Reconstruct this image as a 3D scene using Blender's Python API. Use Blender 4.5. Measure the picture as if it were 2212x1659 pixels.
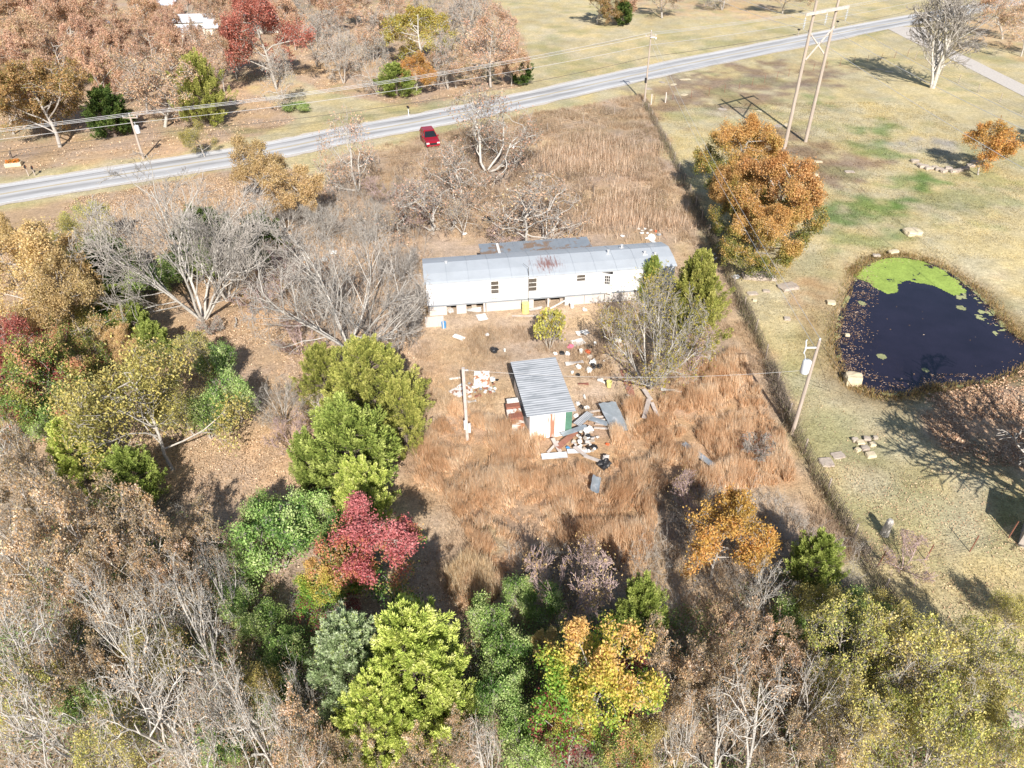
import bpy, math
import numpy as np
from mathutils import Vector, Matrix
for o in list(bpy.data.objects): bpy.data.objects.remove(o)
S = bpy.context.scene
COL = S.collection
# ------------------------------------------------------------ camera, sky, sun, exposure
F, CX, CY, CH = 1535.0, 1106.0, 829.5, 30.0
TH, RO = math.radians(36.6), math.radians(-0.66)
FW = np.array([0, math.cos(TH), -math.sin(TH)])
_r = np.array([1., 0, 0]); _u = np.array([0, math.sin(TH), math.cos(TH)])
RT = _r*math.cos(RO) + _u*math.sin(RO); UP = _u*math.cos(RO) - _r*math.sin(RO)
cam = bpy.data.cameras.new('camera'); camo = bpy.data.objects.new('camera', cam); COL.objects.link(camo)
cam.sensor_fit = 'HORIZONTAL'; cam.sensor_width = 36; cam.lens = 36*F/2212; cam.clip_end = 3000; cam.clip_start = .2
M3 = Matrix(((RT[0], UP[0], -FW[0]), (RT[1], UP[1], -FW[1]), (RT[2], UP[2], -FW[2]))).to_4x4()
M3.translation = (0, 0, CH); camo.matrix_world = M3
S.camera = camo
SUN_EL, SUN_AZ = math.radians(36), math.radians(174)
w = bpy.data.worlds.new('World'); S.world = w; w.use_nodes = True
nt = w.node_tree; nt.nodes.clear()
sky = nt.nodes.new('ShaderNodeTexSky'); sky.sky_type = 'NISHITA'; sky.sun_disc = False
sky.sun_elevation = SUN_EL; sky.sun_rotation = SUN_AZ; sky.air_density = 1.0; sky.dust_density = .6
bg = nt.nodes.new('ShaderNodeBackground'); bg.inputs[1].default_value = 0.082
ow = nt.nodes.new('ShaderNodeOutputWorld'); nt.links.new(sky.outputs[0], bg.inputs[0]); nt.links.new(bg.outputs[0], ow.inputs[0])
sl = bpy.data.lights.new('sun', 'SUN'); sl.energy = 5.0; sl.angle = math.radians(.5); sl.color = (1, .955, .89)
so = bpy.data.objects.new('sun', sl); COL.objects.link(so)
sd = Vector((math.sin(SUN_AZ)*math.cos(SUN_EL), math.cos(SUN_AZ)*math.cos(SUN_EL), math.sin(SUN_EL)))
so.rotation_euler = sd.to_track_quat('Z', 'Y').to_euler(); so.location = (0, 0, 80)
S.view_settings.view_transform = 'Standard'; S.view_settings.look = 'None'; S.view_settings.gamma = 1
S.view_settings.exposure = 0.64
S.render.engine = 'CYCLES'
S.cycles.max_bounces = 5; S.cycles.diffuse_bounces = 2; S.cycles.transmission_bounces = 3

# ------------------------------------------------------------ geometry of the place: a bearing (u,v) and a height give a point
def G(u, v, z=0.):
    d = FW*F + RT*(u-CX) - UP*(v-CY)
    return np.array([0, 0, CH]) + d*((z-CH)/d[2])
def proj(p):
    q = np.asarray(p, float) - [0, 0, CH]; a = q@FW
    a = np.where(a < 1, 1, a)
    return CX + F*(q@RT)/a, CY - F*(q@UP)/a
z5 = lambda x, y: ((1250+x*600/2212)*.76806, (880+y*600/2212)*.76806)
def depth(p): return float((np.asarray(p)-[0, 0, CH])@FW)
def hgt(u, v, tv):
    p = G(u, v); lo, hi = 0., 40.
    for _ in range(30):
        m = (lo+hi)/2
        if proj(p+[0, 0, m])[1] > tv: lo = m
        else: hi = m
    return lo

# ------------------------------------------------------------ tags, meshes
def tag(o, label=None, cat=None, group=None, kind=None):
    if label: o['label'] = label
    if cat: o['category'] = cat
    if group: o['group'] = group
    if kind: o['kind'] = kind
    return o
def empty(name, loc=(0, 0, 0), rz=0, **k):
    o = bpy.data.objects.new(name, None); COL.objects.link(o); o.location = loc; o.rotation_euler = (0, 0, rz)
    o.empty_display_size = .2
    return tag(o, **k)
def link(name, me, parent=None, **k):
    o = bpy.data.objects.new(name, me); COL.objects.link(o)
    if parent: o.parent = parent
    return tag(o, **k)
def fastmesh(name, V, faces, nper, m, cols=None, smooth=False):
    V = np.asarray(V, np.float32); faces = np.asarray(faces, np.int32)
    me = bpy.data.meshes.new(name); me.vertices.add(len(V)); me.vertices.foreach_set('co', V.ravel())
    n = len(faces); me.loops.add(n*nper); me.loops.foreach_set('vertex_index', faces.ravel())
    me.polygons.add(n); me.polygons.foreach_set('loop_start', np.arange(0, n*nper, nper, dtype=np.int32))
    me.update(calc_edges=True)
    if smooth: me.polygons.foreach_set('use_smooth', np.ones(n, bool))
    if cols is not None:
        a = me.attributes.new('Col', 'FLOAT_COLOR', 'FACE')
        c = np.ones((n, 4), np.float32); c[:, :3] = cols; a.data.foreach_set('color', c.ravel())
    if m: me.materials.append(m)
    return me
def nrm(a): return a/np.maximum(np.linalg.norm(a, axis=-1, keepdims=True), 1e-9)
def tubes(segs, sides=3):
    """segs: (N,8) p0 p1 r0 r1 -> verts, quads"""
    p0, p1, r0, r1 = segs[:, :3], segs[:, 3:6], segs[:, 6], segs[:, 7]
    d = nrm(p1-p0); ref = np.where(np.abs(d[:, 2:3]) > .9, [[1., 0, 0]], [[0, 0, 1.]])
    a = nrm(np.cross(d, ref)); b = np.cross(d, a); n = len(segs)
    V = np.zeros((n, 2, sides, 3))
    for k in range(sides):
        t = 2*math.pi*k/sides; o = a*math.cos(t)+b*math.sin(t)
        V[:, 0, k] = p0+o*r0[:, None]; V[:, 1, k] = p1+o*r1[:, None]
    base = (np.arange(n)*2*sides)[:, None]; k = np.arange(sides); k2 = (k+1) % sides
    Fq = np.stack([base+k, base+k2, base+k2+sides, base+k+sides], -1).reshape(-1, 4)
    return V.reshape(-1, 3), Fq
class MB:
    def __init__(s): s.v = []; s.f = []
    def add(s, V, Fs):
        n = len(s.v); s.v += [tuple(map(float, x)) for x in V]; s.f += [tuple(int(i)+n for i in f) for f in Fs]; return s
    def box(s, x0, y0, z0, x1, y1, z1):
        return s.add([(x0,y0,z0),(x1,y0,z0),(x1,y1,z0),(x0,y1,z0),(x0,y0,z1),(x1,y0,z1),(x1,y1,z1),(x0,y1,z1)],
                     [(3,2,1,0),(4,5,6,7),(0,1,5,4),(1,2,6,5),(2,3,7,6),(3,0,4,7)])
    def tube(s, pts, r, sides=8, cap=True):
        pts = [np.array(p, float) for p in pts]; rs = r if hasattr(r, '__len__') else [r]*len(pts); n = len(pts); V = []
        for i, p in enumerate(pts):
            d = nrm(pts[min(i+1, n-1)]-pts[max(i-1, 0)]); ref = np.array([1., 0, 0]) if abs(d[2]) > .9 else np.array([0, 0, 1.])
            a = nrm(np.cross(d, ref)); b = np.cross(d, a)
            for k in range(sides):
                t = 2*math.pi*k/sides; V.append(p+(a*math.cos(t)+b*math.sin(t))*rs[i])
        Fs = [(i*sides+k, i*sides+(k+1) % sides, (i+1)*sides+(k+1) % sides, (i+1)*sides+k) for i in range(n-1) for k in range(sides)]
        if cap: Fs += [tuple(range(sides))[::-1], tuple((n-1)*sides+k for k in range(sides))]
        return s.add(V, Fs)
    def lathe(s, prof, n=12, c=(0, 0)):
        V = [(c[0]+r*math.cos(2*math.pi*k/n), c[1]+r*math.sin(2*math.pi*k/n), z) for r, z in prof for k in range(n)]
        return s.add(V, [(i*n+k, i*n+(k+1) % n, (i+1)*n+(k+1) % n, (i+1)*n+k) for i in range(len(prof)-1) for k in range(n)])
    def prism(s, pts, z0, z1):
        n = len(pts)
        return s.add([(x, y, z0) for x, y in pts]+[(x, y, z1) for x, y in pts],
                     [tuple(range(n))[::-1], tuple(range(n, 2*n))]+[(i, (i+1) % n, (i+1) % n+n, i+n) for i in range(n)])
    def build(s, name, m, parent=None, bevel=0, smooth=False, **k):
        me = bpy.data.meshes.new(name); me.from_pydata(s.v, [], s.f); me.update()
        if m: me.materials.append(m)
        if smooth: me.polygons.foreach_set('use_smooth', np.ones(len(me.polygons), bool))
        o = link(name, me, parent, **k)
        if bevel:
            b = o.modifiers.new('bevel', 'BEVEL'); b.width = bevel; b.segments = 2; b.limit_method = 'ANGLE'
        return o

# ------------------------------------------------------------ noise
_nr = np.random.RandomState(5); _tab = _nr.rand(256, 256)
def vn(x, y, s, seed=0):
    x = np.asarray(x)/s+seed*17.3; y = np.asarray(y)/s+seed*9.7
    xi = np.floor(x).astype(int); yi = np.floor(y).astype(int); fx = x-xi; fy = y-yi
    fx = fx*fx*(3-2*fx); fy = fy*fy*(3-2*fy); t = lambda a, b: _tab[a % 256, b % 256]
    return (t(xi, yi)*(1-fx)+t(xi+1, yi)*fx)*(1-fy)+(t(xi, yi+1)*(1-fx)+t(xi+1, yi+1)*fx)*fy
def fbm(x, y, s, seed=0): return vn(x, y, s, seed)*.5+vn(x, y, s/2.1, seed+1)*.3+vn(x, y, s/4.3, seed+2)*.2
def inpoly(x, y, P):
    x = np.asarray(x); y = np.asarray(y); r = np.zeros(x.shape, bool); n = len(P)
    for i in range(n):
        x0, y0 = P[i]; x1, y1 = P[(i+1) % n]
        if y0 == y1: continue
        c = ((y0 > y) != (y1 > y)) & (x < (x1-x0)*(y-y0)/(y1-y0)+x0); r ^= c
    return r
def tod(xy):   # ground points to picture bearings, for looking up zones
    p = np.concatenate([xy, np.zeros((len(xy), 1))], 1); return proj(p)

# ------------------------------------------------------------ materials
def mat(name, col=(.5, .5, .5), rough=.7, metal=0, noise=0, nscale=3, bump=0, bscale=20, spec=.4, attr=False, trans=0, fine=0,
        objvar=0, dark=None, dscale=2., dthr=(.55, .7), stretch=None):
    m = bpy.data.materials.new(name); m.use_nodes = True; t = m.node_tree; N = t.nodes; L = t.links
    b = N['Principled BSDF']; b.inputs['Roughness'].default_value = rough; b.inputs['Metallic'].default_value = metal
    b.inputs['Specular IOR Level'].default_value = spec
    if attr:
        a = N.new('ShaderNodeAttribute'); a.attribute_name = 'Col'; c = a.outputs['Color']
    else:
        a = N.new('ShaderNodeRGB'); a.outputs[0].default_value = (*col, 1); c = a.outputs[0]
    tc = N.new('ShaderNodeTexCoord'); vec = tc.outputs['Object']
    if stretch:
        mp = N.new('ShaderNodeMapping'); mp.inputs['Scale'].default_value = stretch; L.new(vec, mp.inputs[0]); vec = mp.outputs[0]
    if dark:
        n = N.new('ShaderNodeTexNoise'); n.inputs['Scale'].default_value = dscale; n.inputs['Detail'].default_value = 6
        n.inputs['Roughness'].default_value = .65; L.new(vec, n.inputs['Vector'])
        r = N.new('ShaderNodeMapRange'); r.inputs[1].default_value, r.inputs[2].default_value = dthr; L.new(n.outputs['Fac'], r.inputs[0])
        x = N.new('ShaderNodeMix'); x.data_type = 'RGBA'; L.new(r.outputs[0], x.inputs[0]); L.new(c, x.inputs[6]); x.inputs[7].default_value = (*dark, 1); c = x.outputs[2]
    if noise:
        n = N.new('ShaderNodeTexNoise'); n.inputs['Scale'].default_value = nscale; n.inputs['Detail'].default_value = 8; n.inputs['Roughness'].default_value = .7
        L.new(vec, n.inputs['Vector'])
        r = N.new('ShaderNodeMapRange'); r.inputs[1].default_value, r.inputs[2].default_value = .3, .7
        r.inputs[3].default_value, r.inputs[4].default_value = 1-noise, 1+noise; L.new(n.outputs['Fac'], r.inputs[0])
        x = N.new('ShaderNodeVectorMath'); x.operation = 'SCALE'; L.new(c, x.inputs[0]); L.new(r.outputs[0], x.inputs['Scale']); c = x.outputs[0]
    if fine:
        n = N.new('ShaderNodeTexNoise'); n.inputs['Scale'].default_value = 9; n.inputs['Detail'].default_value = 5; n.inputs['Roughness'].default_value = .8
        L.new(vec, n.inputs['Vector']); r = N.new('ShaderNodeMapRange'); r.inputs[1].default_value, r.inputs[2].default_value = .32, .68
        r.inputs[3].default_value, r.inputs[4].default_value = 1-fine, 1+fine; L.new(n.outputs['Fac'], r.inputs[0])
        x = N.new('ShaderNodeVectorMath'); x.operation = 'SCALE'; L.new(c, x.inputs[0]); L.new(r.outputs[0], x.inputs['Scale']); c = x.outputs[0]
    if objvar:
        oi = N.new('ShaderNodeObjectInfo'); r = N.new('ShaderNodeMapRange'); r.inputs[3].default_value, r.inputs[4].default_value = 1-objvar, 1+objvar
        L.new(oi.outputs['Random'], r.inputs[0]); h = N.new('ShaderNodeHueSaturation'); L.new(c, h.inputs['Color']); L.new(r.outputs[0], h.inputs['Value'])
        r2 = N.new('ShaderNodeMapRange'); r2.inputs[3].default_value, r2.inputs[4].default_value = .5-objvar*.05, .5+objvar*.05
        mu = N.new('ShaderNodeMath'); mu.operation = 'FRACT'; mm = N.new('ShaderNodeMath'); mm.operation = 'MULTIPLY'; mm.inputs[1].default_value = 7.3
        L.new(oi.outputs['Random'], mm.inputs[0]); L.new(mm.outputs[0], mu.inputs[0]); L.new(mu.outputs[0], r2.inputs[0]); L.new(r2.outputs[0], h.inputs['Hue']); c = h.outputs[0]
    L.new(c, b.inputs['Base Color'])
    if bump:
        n = N.new('ShaderNodeTexNoise'); n.inputs['Scale'].default_value = bscale; n.inputs['Detail'].default_value = 6; L.new(vec, n.inputs['Vector'])
        bp = N.new('ShaderNodeBump'); bp.inputs['Strength'].default_value = bump; bp.inputs['Distance'].default_value = .05
        L.new(n.outputs['Fac'], bp.inputs['Height']); L.new(bp.outputs[0], b.inputs['Normal'])
    if trans:
        tr = N.new('ShaderNodeBsdfTranslucent'); L.new(c, tr.inputs['Color']); x = N.new('ShaderNodeMixShader'); x.inputs[0].default_value = trans
        L.new(b.outputs[0], x.inputs[1]); L.new(tr.outputs[0], x.inputs[2]); L.new(x.outputs[0], N['Material Output'].inputs[0])
    return m
MT = dict(
 leaf=mat('leaf', attr=True, rough=.55, trans=.36, objvar=.16, spec=.35),
 needle=mat('needle', attr=True, rough=.7, trans=.22, objvar=.08, spec=.2),
 grass=mat('dry_grass', attr=True, rough=.75, trans=.45, spec=.2),
 litter=mat('leaf_litter', attr=True, rough=.8, spec=.2),
 ground=mat('ground_soil', attr=True, rough=.95, noise=.30, nscale=2.2, bump=.9, bscale=7, spec=.1, fine=.42),
 bark=mat('bark_grey', (.40, .36, .315), .9, noise=.3, nscale=5, bump=.4, bscale=12, objvar=.12),
 barkpale=mat('bark_pale', (.50, .465, .415), .9, noise=.3, nscale=4, bump=.3, objvar=.08),
 barkdark=mat('bark_dark', (.17, .13, .105), .9, noise=.3, nscale=5, objvar=.1),
 barkpurple=mat('bark_purplish', (.46, .34, .32), .9, noise=.25, nscale=5, objvar=.1),
 white=mat('white_painted_metal', (.80, .80, .80), .45, noise=.04, nscale=1.5, dark=(.62, .60, .57), dscale=1.1, dthr=(.58, .8), spec=.4),
 skirt=mat('weathered_white_skirting', (.56, .51, .47), .7, noise=.12, nscale=2, dark=(.45, .38, .32), dscale=2, dthr=(.55, .7), stretch=(3, 1, .7)),
 plastic_white=mat('white_plastic', (.74, .72, .68), .5, noise=.12, nscale=6, dark=(.42, .36, .30), dscale=3.5, dthr=(.52, .68)),
 roof=mat('galvanised_roof', (.335, .365, .40), .5, .35, noise=.08, nscale=.8, spec=.5),
 corr=mat('corrugated_zinc', (.43, .44, .455), .5, .2, noise=.14, nscale=1.2, stretch=(.6, 3, 1), dark=(.28, .295, .31), dscale=.9, dthr=(.5, .62)),
 dullmetal=mat('dull_sheet_metal', (.36, .40, .43), .5, .4, noise=.2, nscale=2, dark=(.55, .56, .58), dscale=1.5, dthr=(.55, .65)),
 rust=mat('rusted_metal', (.26, .105, .07), .85, noise=.3, nscale=4),
 rusty=mat('rust_stained_white', (.72, .68, .62), .7, dark=(.36, .16, .08), dscale=1.4, dthr=(.5, .56), noise=.1, stretch=(2, 2, .4)),
 green=mat('green_painted_metal', (.09, .20, .14), .5, noise=.15),
 wood=mat('weathered_wood', (.40, .33, .28), .85, noise=.2, nscale=2, bump=.3, stretch=(3, 3, .3), objvar=.1),
 plank=mat('grey_plank', (.52, .45, .40), .85, noise=.25, nscale=2.5, bump=.3, objvar=.15),
 redwood=mat('red_brown_plank', (.33, .15, .10), .85, noise=.25, nscale=3),
 black=mat('black_plastic', (.02, .02, .022), .5, noise=.3), dark=mat('dark_void', (.03, .027, .025), .9),
 glass=mat('window_glass', (.10, .085, .07), .12, spec=.6, noise=.4, nscale=2), blind=mat('blind_brown', (.24, .19, .15), .6, noise=.3, nscale=8),
 yellow=mat('yellow_plastic', (.68, .62, .22), .5, noise=.08), blue=mat('blue_plastic', (.08, .26, .50), .45, noise=.1),
 pink=mat('pink_plastic', (.65, .16, .25), .5, noise=.1), orange=mat('orange_plastic', (.62, .12, .04), .5, noise=.1),
 rock=mat('sandstone', (.44, .37, .30), .9, noise=.25, nscale=2.5, bump=.6, bscale=5, dark=(.28, .22, .18), dscale=1.8, dthr=(.52, .65), objvar=.1),
 rockpale=mat('pale_sandstone', (.60, .50, .34), .9, noise=.2, nscale=2, bump=.5, bscale=5),
 wire=mat('aluminium_wire', (.62, .61, .60), .4, .3), cable=mat('grey_cable', (.34, .33, .32), .6, noise=.4, nscale=3), wiredark=mat('dark_wire', (.08, .07, .06), .7),
 ceramic=mat('pale_ceramic', (.66, .68, .70), .3, spec=.6), poleg=mat('pole_wood', (.42, .345, .285), .9, noise=.22, nscale=2, stretch=(6, 6, .4), bump=.2),
 carred=mat('dark_red_car_paint', (.30, .006, .016), .25, spec=.7, noise=.04), carglass=mat('car_glass', (.015, .018, .02), .08, spec=.8),
 tyre=mat('tyre_rubber', (.03, .03, .03), .85), chrome=mat('chrome', (.6, .6, .62), .25, .9), lamp=mat('headlight_lens', (.7, .7, .7), .15, spec=.8),
 line_w=mat('road_line_white', (.62, .62, .60), .8, noise=.15, nscale=3), line_y=mat('road_line_faded_yellow', (.46, .39, .27), .8, noise=.1, nscale=2),
 gravel=mat('pale_gravel', (.52, .47, .42), .95, noise=.18, nscale=3, bump=.5, bscale=25),
 housewall=mat('cream_siding', (.70, .66, .58), .7, noise=.08), houseroof=mat('white_metal_roof', (.62, .66, .72), .5, noise=.1),
 algae=mat('pond_algae', attr=True, rough=.8, spec=.2),
)
# asphalt with darker wheel tracks and tar seams along the road (road mesh carries its across-road coordinate in UV)
def road_mat():
    m = bpy.data.materials.new('worn_asphalt'); m.use_nodes = True; t = m.node_tree; N = t.nodes; L = t.links; b = N['Principled BSDF']
    b.inputs['Roughness'].default_value = .85; b.inputs['Specular IOR Level'].default_value = .2
    uv = N.new('ShaderNodeUVMap'); uv.uv_map = 'UVMap'; mp = N.new('ShaderNodeMapping'); mp.inputs['Scale'].default_value = (.06, 3.2, 1)
    L.new(uv.outputs[0], mp.inputs[0]); n = N.new('ShaderNodeTexNoise'); n.inputs['Scale'].default_value = 1.5; n.inputs['Detail'].default_value = 8; n.inputs['Roughness'].default_value = .7
    L.new(mp.outputs[0], n.inputs['Vector']); sp = N.new('ShaderNodeSeparateXYZ'); L.new(uv.outputs[0], sp.inputs[0])
    r = N.new('ShaderNodeValToRGB'); e = r.color_ramp.elements
    stops = [(0, .36), (.10, .38), (.24, .27), (.30, .25), (.38, .36), (.50, .37), (.62, .36), (.70, .26), (.76, .28), (.90, .38), (1, .36)]
    while len(e) < len(stops): e.new(.5)
    for k, (p, vv) in enumerate(stops): e[k].position = p; e[k].color = (vv, vv*.985, vv*.98, 1)
    L.new(sp.outputs[1], r.inputs[0])
    mr = N.new('ShaderNodeMapRange'); mr.inputs[1].default_value = .3; mr.inputs[2].default_value = .7; mr.inputs[3].default_value = .72; mr.inputs[4].default_value = 1.22
    L.new(n.outputs['Fac'], mr.inputs[0]); mr.inputs[3].default_value = .95; mr.inputs[4].default_value = 1.75; x = N.new('ShaderNodeVectorMath'); x.operation = 'SCALE'; L.new(r.outputs[0], x.inputs[0]); L.new(mr.outputs[0], x.inputs['Scale'])
    L.new(x.outputs[0], b.inputs['Base Color']); return m
MT['asphalt'] = road_mat()
def water_mat():
    m = mat('pond_water', (.017, .014, .026), .06, spec=.5, noise=.3, nscale=.35)
    t = m.node_tree; N = t.nodes; L = t.links; n = N.new('ShaderNodeTexNoise'); n.inputs['Scale'].default_value = 3
    tc = N.new('ShaderNodeTexCoord'); L.new(tc.outputs['Object'], n.inputs['Vector']); b = N.new('ShaderNodeBump'); b.inputs['Strength'].default_value = .04
    L.new(n.outputs['Fac'], b.inputs['Height']); L.new(b.outputs[0], N['Principled BSDF'].inputs['Normal']); return m
MT['water'] = water_mat()

# ------------------------------------------------------------ THE SETTING
BOT = [(-200, 480), (0, 440), (223, 403), (603, 341), (713, 316), (800, 298), (897, 281), (1003, 260), (1160, 226), (1474, 153), (1748, 97), (1925, 60), (2212, 8)]
pb = [G(*q)[:2] for q in BOT]
pb.append(pb[-1]+(pb[-1]-pb[-2])*1.5)
def smooth_line(P, n=4):
    P = np.array(P, float)
    for _ in range(n):
        Q = [P[0]]
        for a, b in zip(P[:-1], P[1:]): Q += [a*.75+b*.25, a*.25+b*.75]
        Q.append(P[-1]); P = np.array(Q)
    return P
edge = smooth_line(pb, 3); tg = nrm(np.gradient(edge, axis=0)); nn = np.stack([-tg[:, 1], tg[:, 0]], 1)
RW = 6.4
centre = edge+nn*RW/2
ROADPOLY = np.concatenate([edge-nn*.5, (edge+nn*(RW+.6))[::-1]])
DRV = [(1840, 100, 30), (1925, 62, 30), (1975, 68, 22), (2010, 88, 20), (2065, 117, 17), (2120, 142, 17), (2212, 188, 18), (2330, 250, 20)]
dc = smooth_line([G(u, v)[:2] for u, v, _ in [(1950, 58, 0), (1990, 84, 0), (2040, 110, 0), (2095, 137, 0), (2160, 170, 0), (2235, 207, 0), (2350, 265, 0), (2600, 400, 0)]], 2)
dt = nrm(np.gradient(dc, axis=0)); dn = np.stack([-dt[:, 1], dt[:, 0]], 1)
dw = np.interp(np.arange(len(dc)), [0, 4, 10, 18], [4.5, 3.2, 1.9, 1.8])[:, None]
DRVPOLY = np.concatenate([dc-dn*dw, (dc+dn*dw)[::-1]])
FENCE_PX = [(1393, 228), (1432, 300), (1470, 380), (1500, 445), (1535, 520), (1572, 600), (1600, 655), (1640, 740), (1668, 810), (1695, 890), (1720, 950), (1762, 1030), (1815, 1120), (1860, 1200), (1895, 1270), (1990, 1420)]
POND = [(1848, 588), (1868, 570), (1900, 558), (1935, 553), (1985, 560), (2030, 575), (2075, 602), (2115, 632), (2145, 665), (2168, 700), (2195, 725), (2245, 755), (2250, 778), (2185, 810), (2130, 830), (2070, 838), (2010, 838), (1985, 852), (1930, 858), (1880, 850), (1845, 838), (1815, 800), (1800, 750), (1806, 700), (1826, 640)]
pond = smooth_line([G(u, v, -.3)[:2] for u, v in POND+POND[:1]], 2)[:-1]
Z_WOODS = [(-900, 2400), (-900, 430), (0, 452), (300, 405), (600, 352), (700, 400), (760, 430), (850, 470), (900, 520), (930, 600), (925, 700), (900, 780), (905, 900), (880, 1000), (860, 1100), (900, 1180), (990, 1310), (1250, 1290), (1450, 1290), (1600, 1180), (1880, 1280), (2000, 1400), (2400, 1560), (2400, 2400)]
Z_LOT = [(700, 340), (1000, 280), (1180, 240), (1392, 205), (1432, 300), (1470, 380), (1535, 520), (1600, 655), (1640, 740), (1695, 890), (1762, 1030), (1860, 1200), (1700, 1300), (1000, 1330), (900, 1180), (870, 1000), (905, 780), (930, 640), (900, 520), (740, 420)]
Z_TALL = [(1050, 905), (1140, 930), (1240, 925), (1330, 890), (1420, 860), (1480, 810), (1590, 760), (1640, 850), (1690, 945), (1715, 1035), (1640, 1055), (1430, 1050), (1400, 1250), (1330, 1230), (1250, 1170), (1150, 1180), (1090, 1240), (1080, 1290), (990, 1310), (960, 1250), (1020, 1180), (960, 1060), (900, 1060), (895, 960), (985, 880)]
Z_WEED = [(700, 345), (1000, 282), (1180, 242), (1395, 208), (1432, 300), (1470, 380), (1535, 520), (1600, 655), (1640, 740), (1500, 790), (1470, 620), (1455, 560), (1020, 540), (900, 520), (740, 430)]
Z_YARD = [(930, 690), (1450, 620), (1560, 640), (1640, 740), (1695, 890), (1300, 900), (1140, 930), (900, 1000), (880, 800)]
Z_FARWOOD = [(-900, 440), (0, 380), (260, 350), (500, 310), (640, 260), (520, 180), (620, 150), (700, 200), (900, 230), (1000, 200), (1130, 190), (1140, 90), (1060, 0), (1060, -200), (-900, -200)]
Z_ORLITTER = [(2000, 850), (2060, 845), (2212, 800), (2400, 800), (2400, 1030), (2212, 1010), (2060, 1000), (1990, 900)]
Z_NEAR_SHADE = [(-900, 2400), (-900, 1000), (60, 1040), (300, 1080), (420, 1180), (520, 1290), (700, 1340), (1000, 1340), (1300, 1330), (1600, 1330), (1880, 1420), (1900, 2400)]  # near woods floor: shade of the gaps between trees goes into its darker colour
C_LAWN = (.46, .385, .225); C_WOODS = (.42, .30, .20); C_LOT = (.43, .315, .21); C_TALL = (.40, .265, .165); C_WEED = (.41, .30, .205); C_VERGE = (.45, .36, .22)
GREEN = (.105, .185, .045); BRN = (.25, .18, .125)
BLOBS = [  # u, v, ru, rv, colour, strength
 (1870, 455, 95, 42, GREEN, .85), (1940, 430, 60, 25, GREEN, .9), (1900, 280, 55, 22, GREEN, .75), (1770, 218, 45, 14, GREEN, .6), (1940, 505, 60, 30, GREEN, .5), (1860, 520, 60, 20, GREEN, .5),
 (2120, 420, 130, 60, GREEN, .35), (1960, 385, 60, 18, GREEN, .6), (1900, 325, 60, 22, GREEN, .7), (1990, 385, 40, 20, GREEN, .8), (2150, 1100, 90, 90, GREEN, .45), (2190, 1040, 40, 40, GREEN, .6), (2100, 960, 80, 40, GREEN, .35),
 (1550, 205, 190, 50, BRN, 1.5), (1700, 165, 180, 36, BRN, 1.3), (1720, 330, 120, 45, BRN, 1.1), (1810, 365, 90, 42, BRN, 1.5), (1600, 290, 90, 35, BRN, .9), (1700, 260, 80, 24, BRN, .4), (1840, 380, 70, 20, BRN, .5), (1990, 305, 45, 16, (.33, .31, .30), .9), (2030, 325, 60, 14, (.33, .31, .30), .5),
 (1560, 235, 60, 12, (.40, .34, .26), .4), (1890, 990, 90, 60, (.34, .27, .17), .6), (1870, 930, 90, 40, (.38, .34, .19), .5), (1780, 640, 40, 60, (.45, .27, .14), .7), (1770, 720, 50, 90, (.38, .25, .13), .8), (2180, 680, 60, 70, (.40, .27, .10), .7), (2110, 600, 60, 30, (.45, .32, .18), .5), (1840, 560, 40, 20, (.40, .25, .13), .6),
 (1000, 60, 90, 50, (.50, .42, .26), .6), (1300, 130, 180, 60, (.47, .37, .22), .4), (1450, 20, 120, 20, (.50, .34, .22), .8), (1600, 15, 120, 30, (.50, .33, .21), .7), (2180, 70, 120, 60, (.48, .32, .20), .9), (1250, 60, 120, 40, (.54, .44, .27), .7),
 (380, 320, 140, 22, (.55, .36, .22), .6), (120, 350, 160, 20, (.52, .37, .23), .6), (870, 310, 70, 12, (.52, .42, .25), .6), (690, 130, 90, 60, (.55, .38, .22), .8), (560, 190, 90, 40, (.55, .37, .22), .8),
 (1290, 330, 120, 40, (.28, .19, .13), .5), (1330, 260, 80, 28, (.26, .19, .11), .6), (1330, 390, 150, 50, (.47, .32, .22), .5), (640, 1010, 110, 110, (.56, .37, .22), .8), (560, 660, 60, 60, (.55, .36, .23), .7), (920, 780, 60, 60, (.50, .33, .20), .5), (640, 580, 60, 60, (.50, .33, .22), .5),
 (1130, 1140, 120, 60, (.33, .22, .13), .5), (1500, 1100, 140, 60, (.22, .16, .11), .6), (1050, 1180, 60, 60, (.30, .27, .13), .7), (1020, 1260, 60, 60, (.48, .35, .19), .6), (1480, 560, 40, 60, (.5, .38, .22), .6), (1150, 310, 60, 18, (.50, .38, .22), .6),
]
def axis(segs):
    out = []
    for a, b, st in segs: out += list(np.arange(a, b, st))
    out.append(segs[-1][1]); return np.array(out)
gx = axis([(-900, -260, 60), (-260, -90, 4), (-90, -45, .9), (-45, 62, .36), (62, 100, .8), (100, 300, 5), (300, 900, 60)])
gy = axis([(-300, 0, 30), (0, 8, 2), (8, 80, .36), (80, 140, .55), (140, 230, 1.3), (230, 320, 6), (320, 1500, 60)])
X, Y = np.meshgrid(gx, gy); xy = np.stack([X.ravel(), Y.ravel()], 1)
wx = (fbm(xy[:, 0], xy[:, 1], 5, 3)-.5)*5; wy = (fbm(xy[:, 0], xy[:, 1], 5, 8)-.5)*5
near = (Y.ravel() > 6)
U0, V0 = tod(xy); U1, V1 = tod(xy+np.stack([wx, wy], 1)); V0[~near] = 3000; V1[~near] = 3000
gc = np.tile(np.array(C_LAWN), (len(xy), 1))
gc[xy[:, 1] > 235] = C_WOODS
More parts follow.
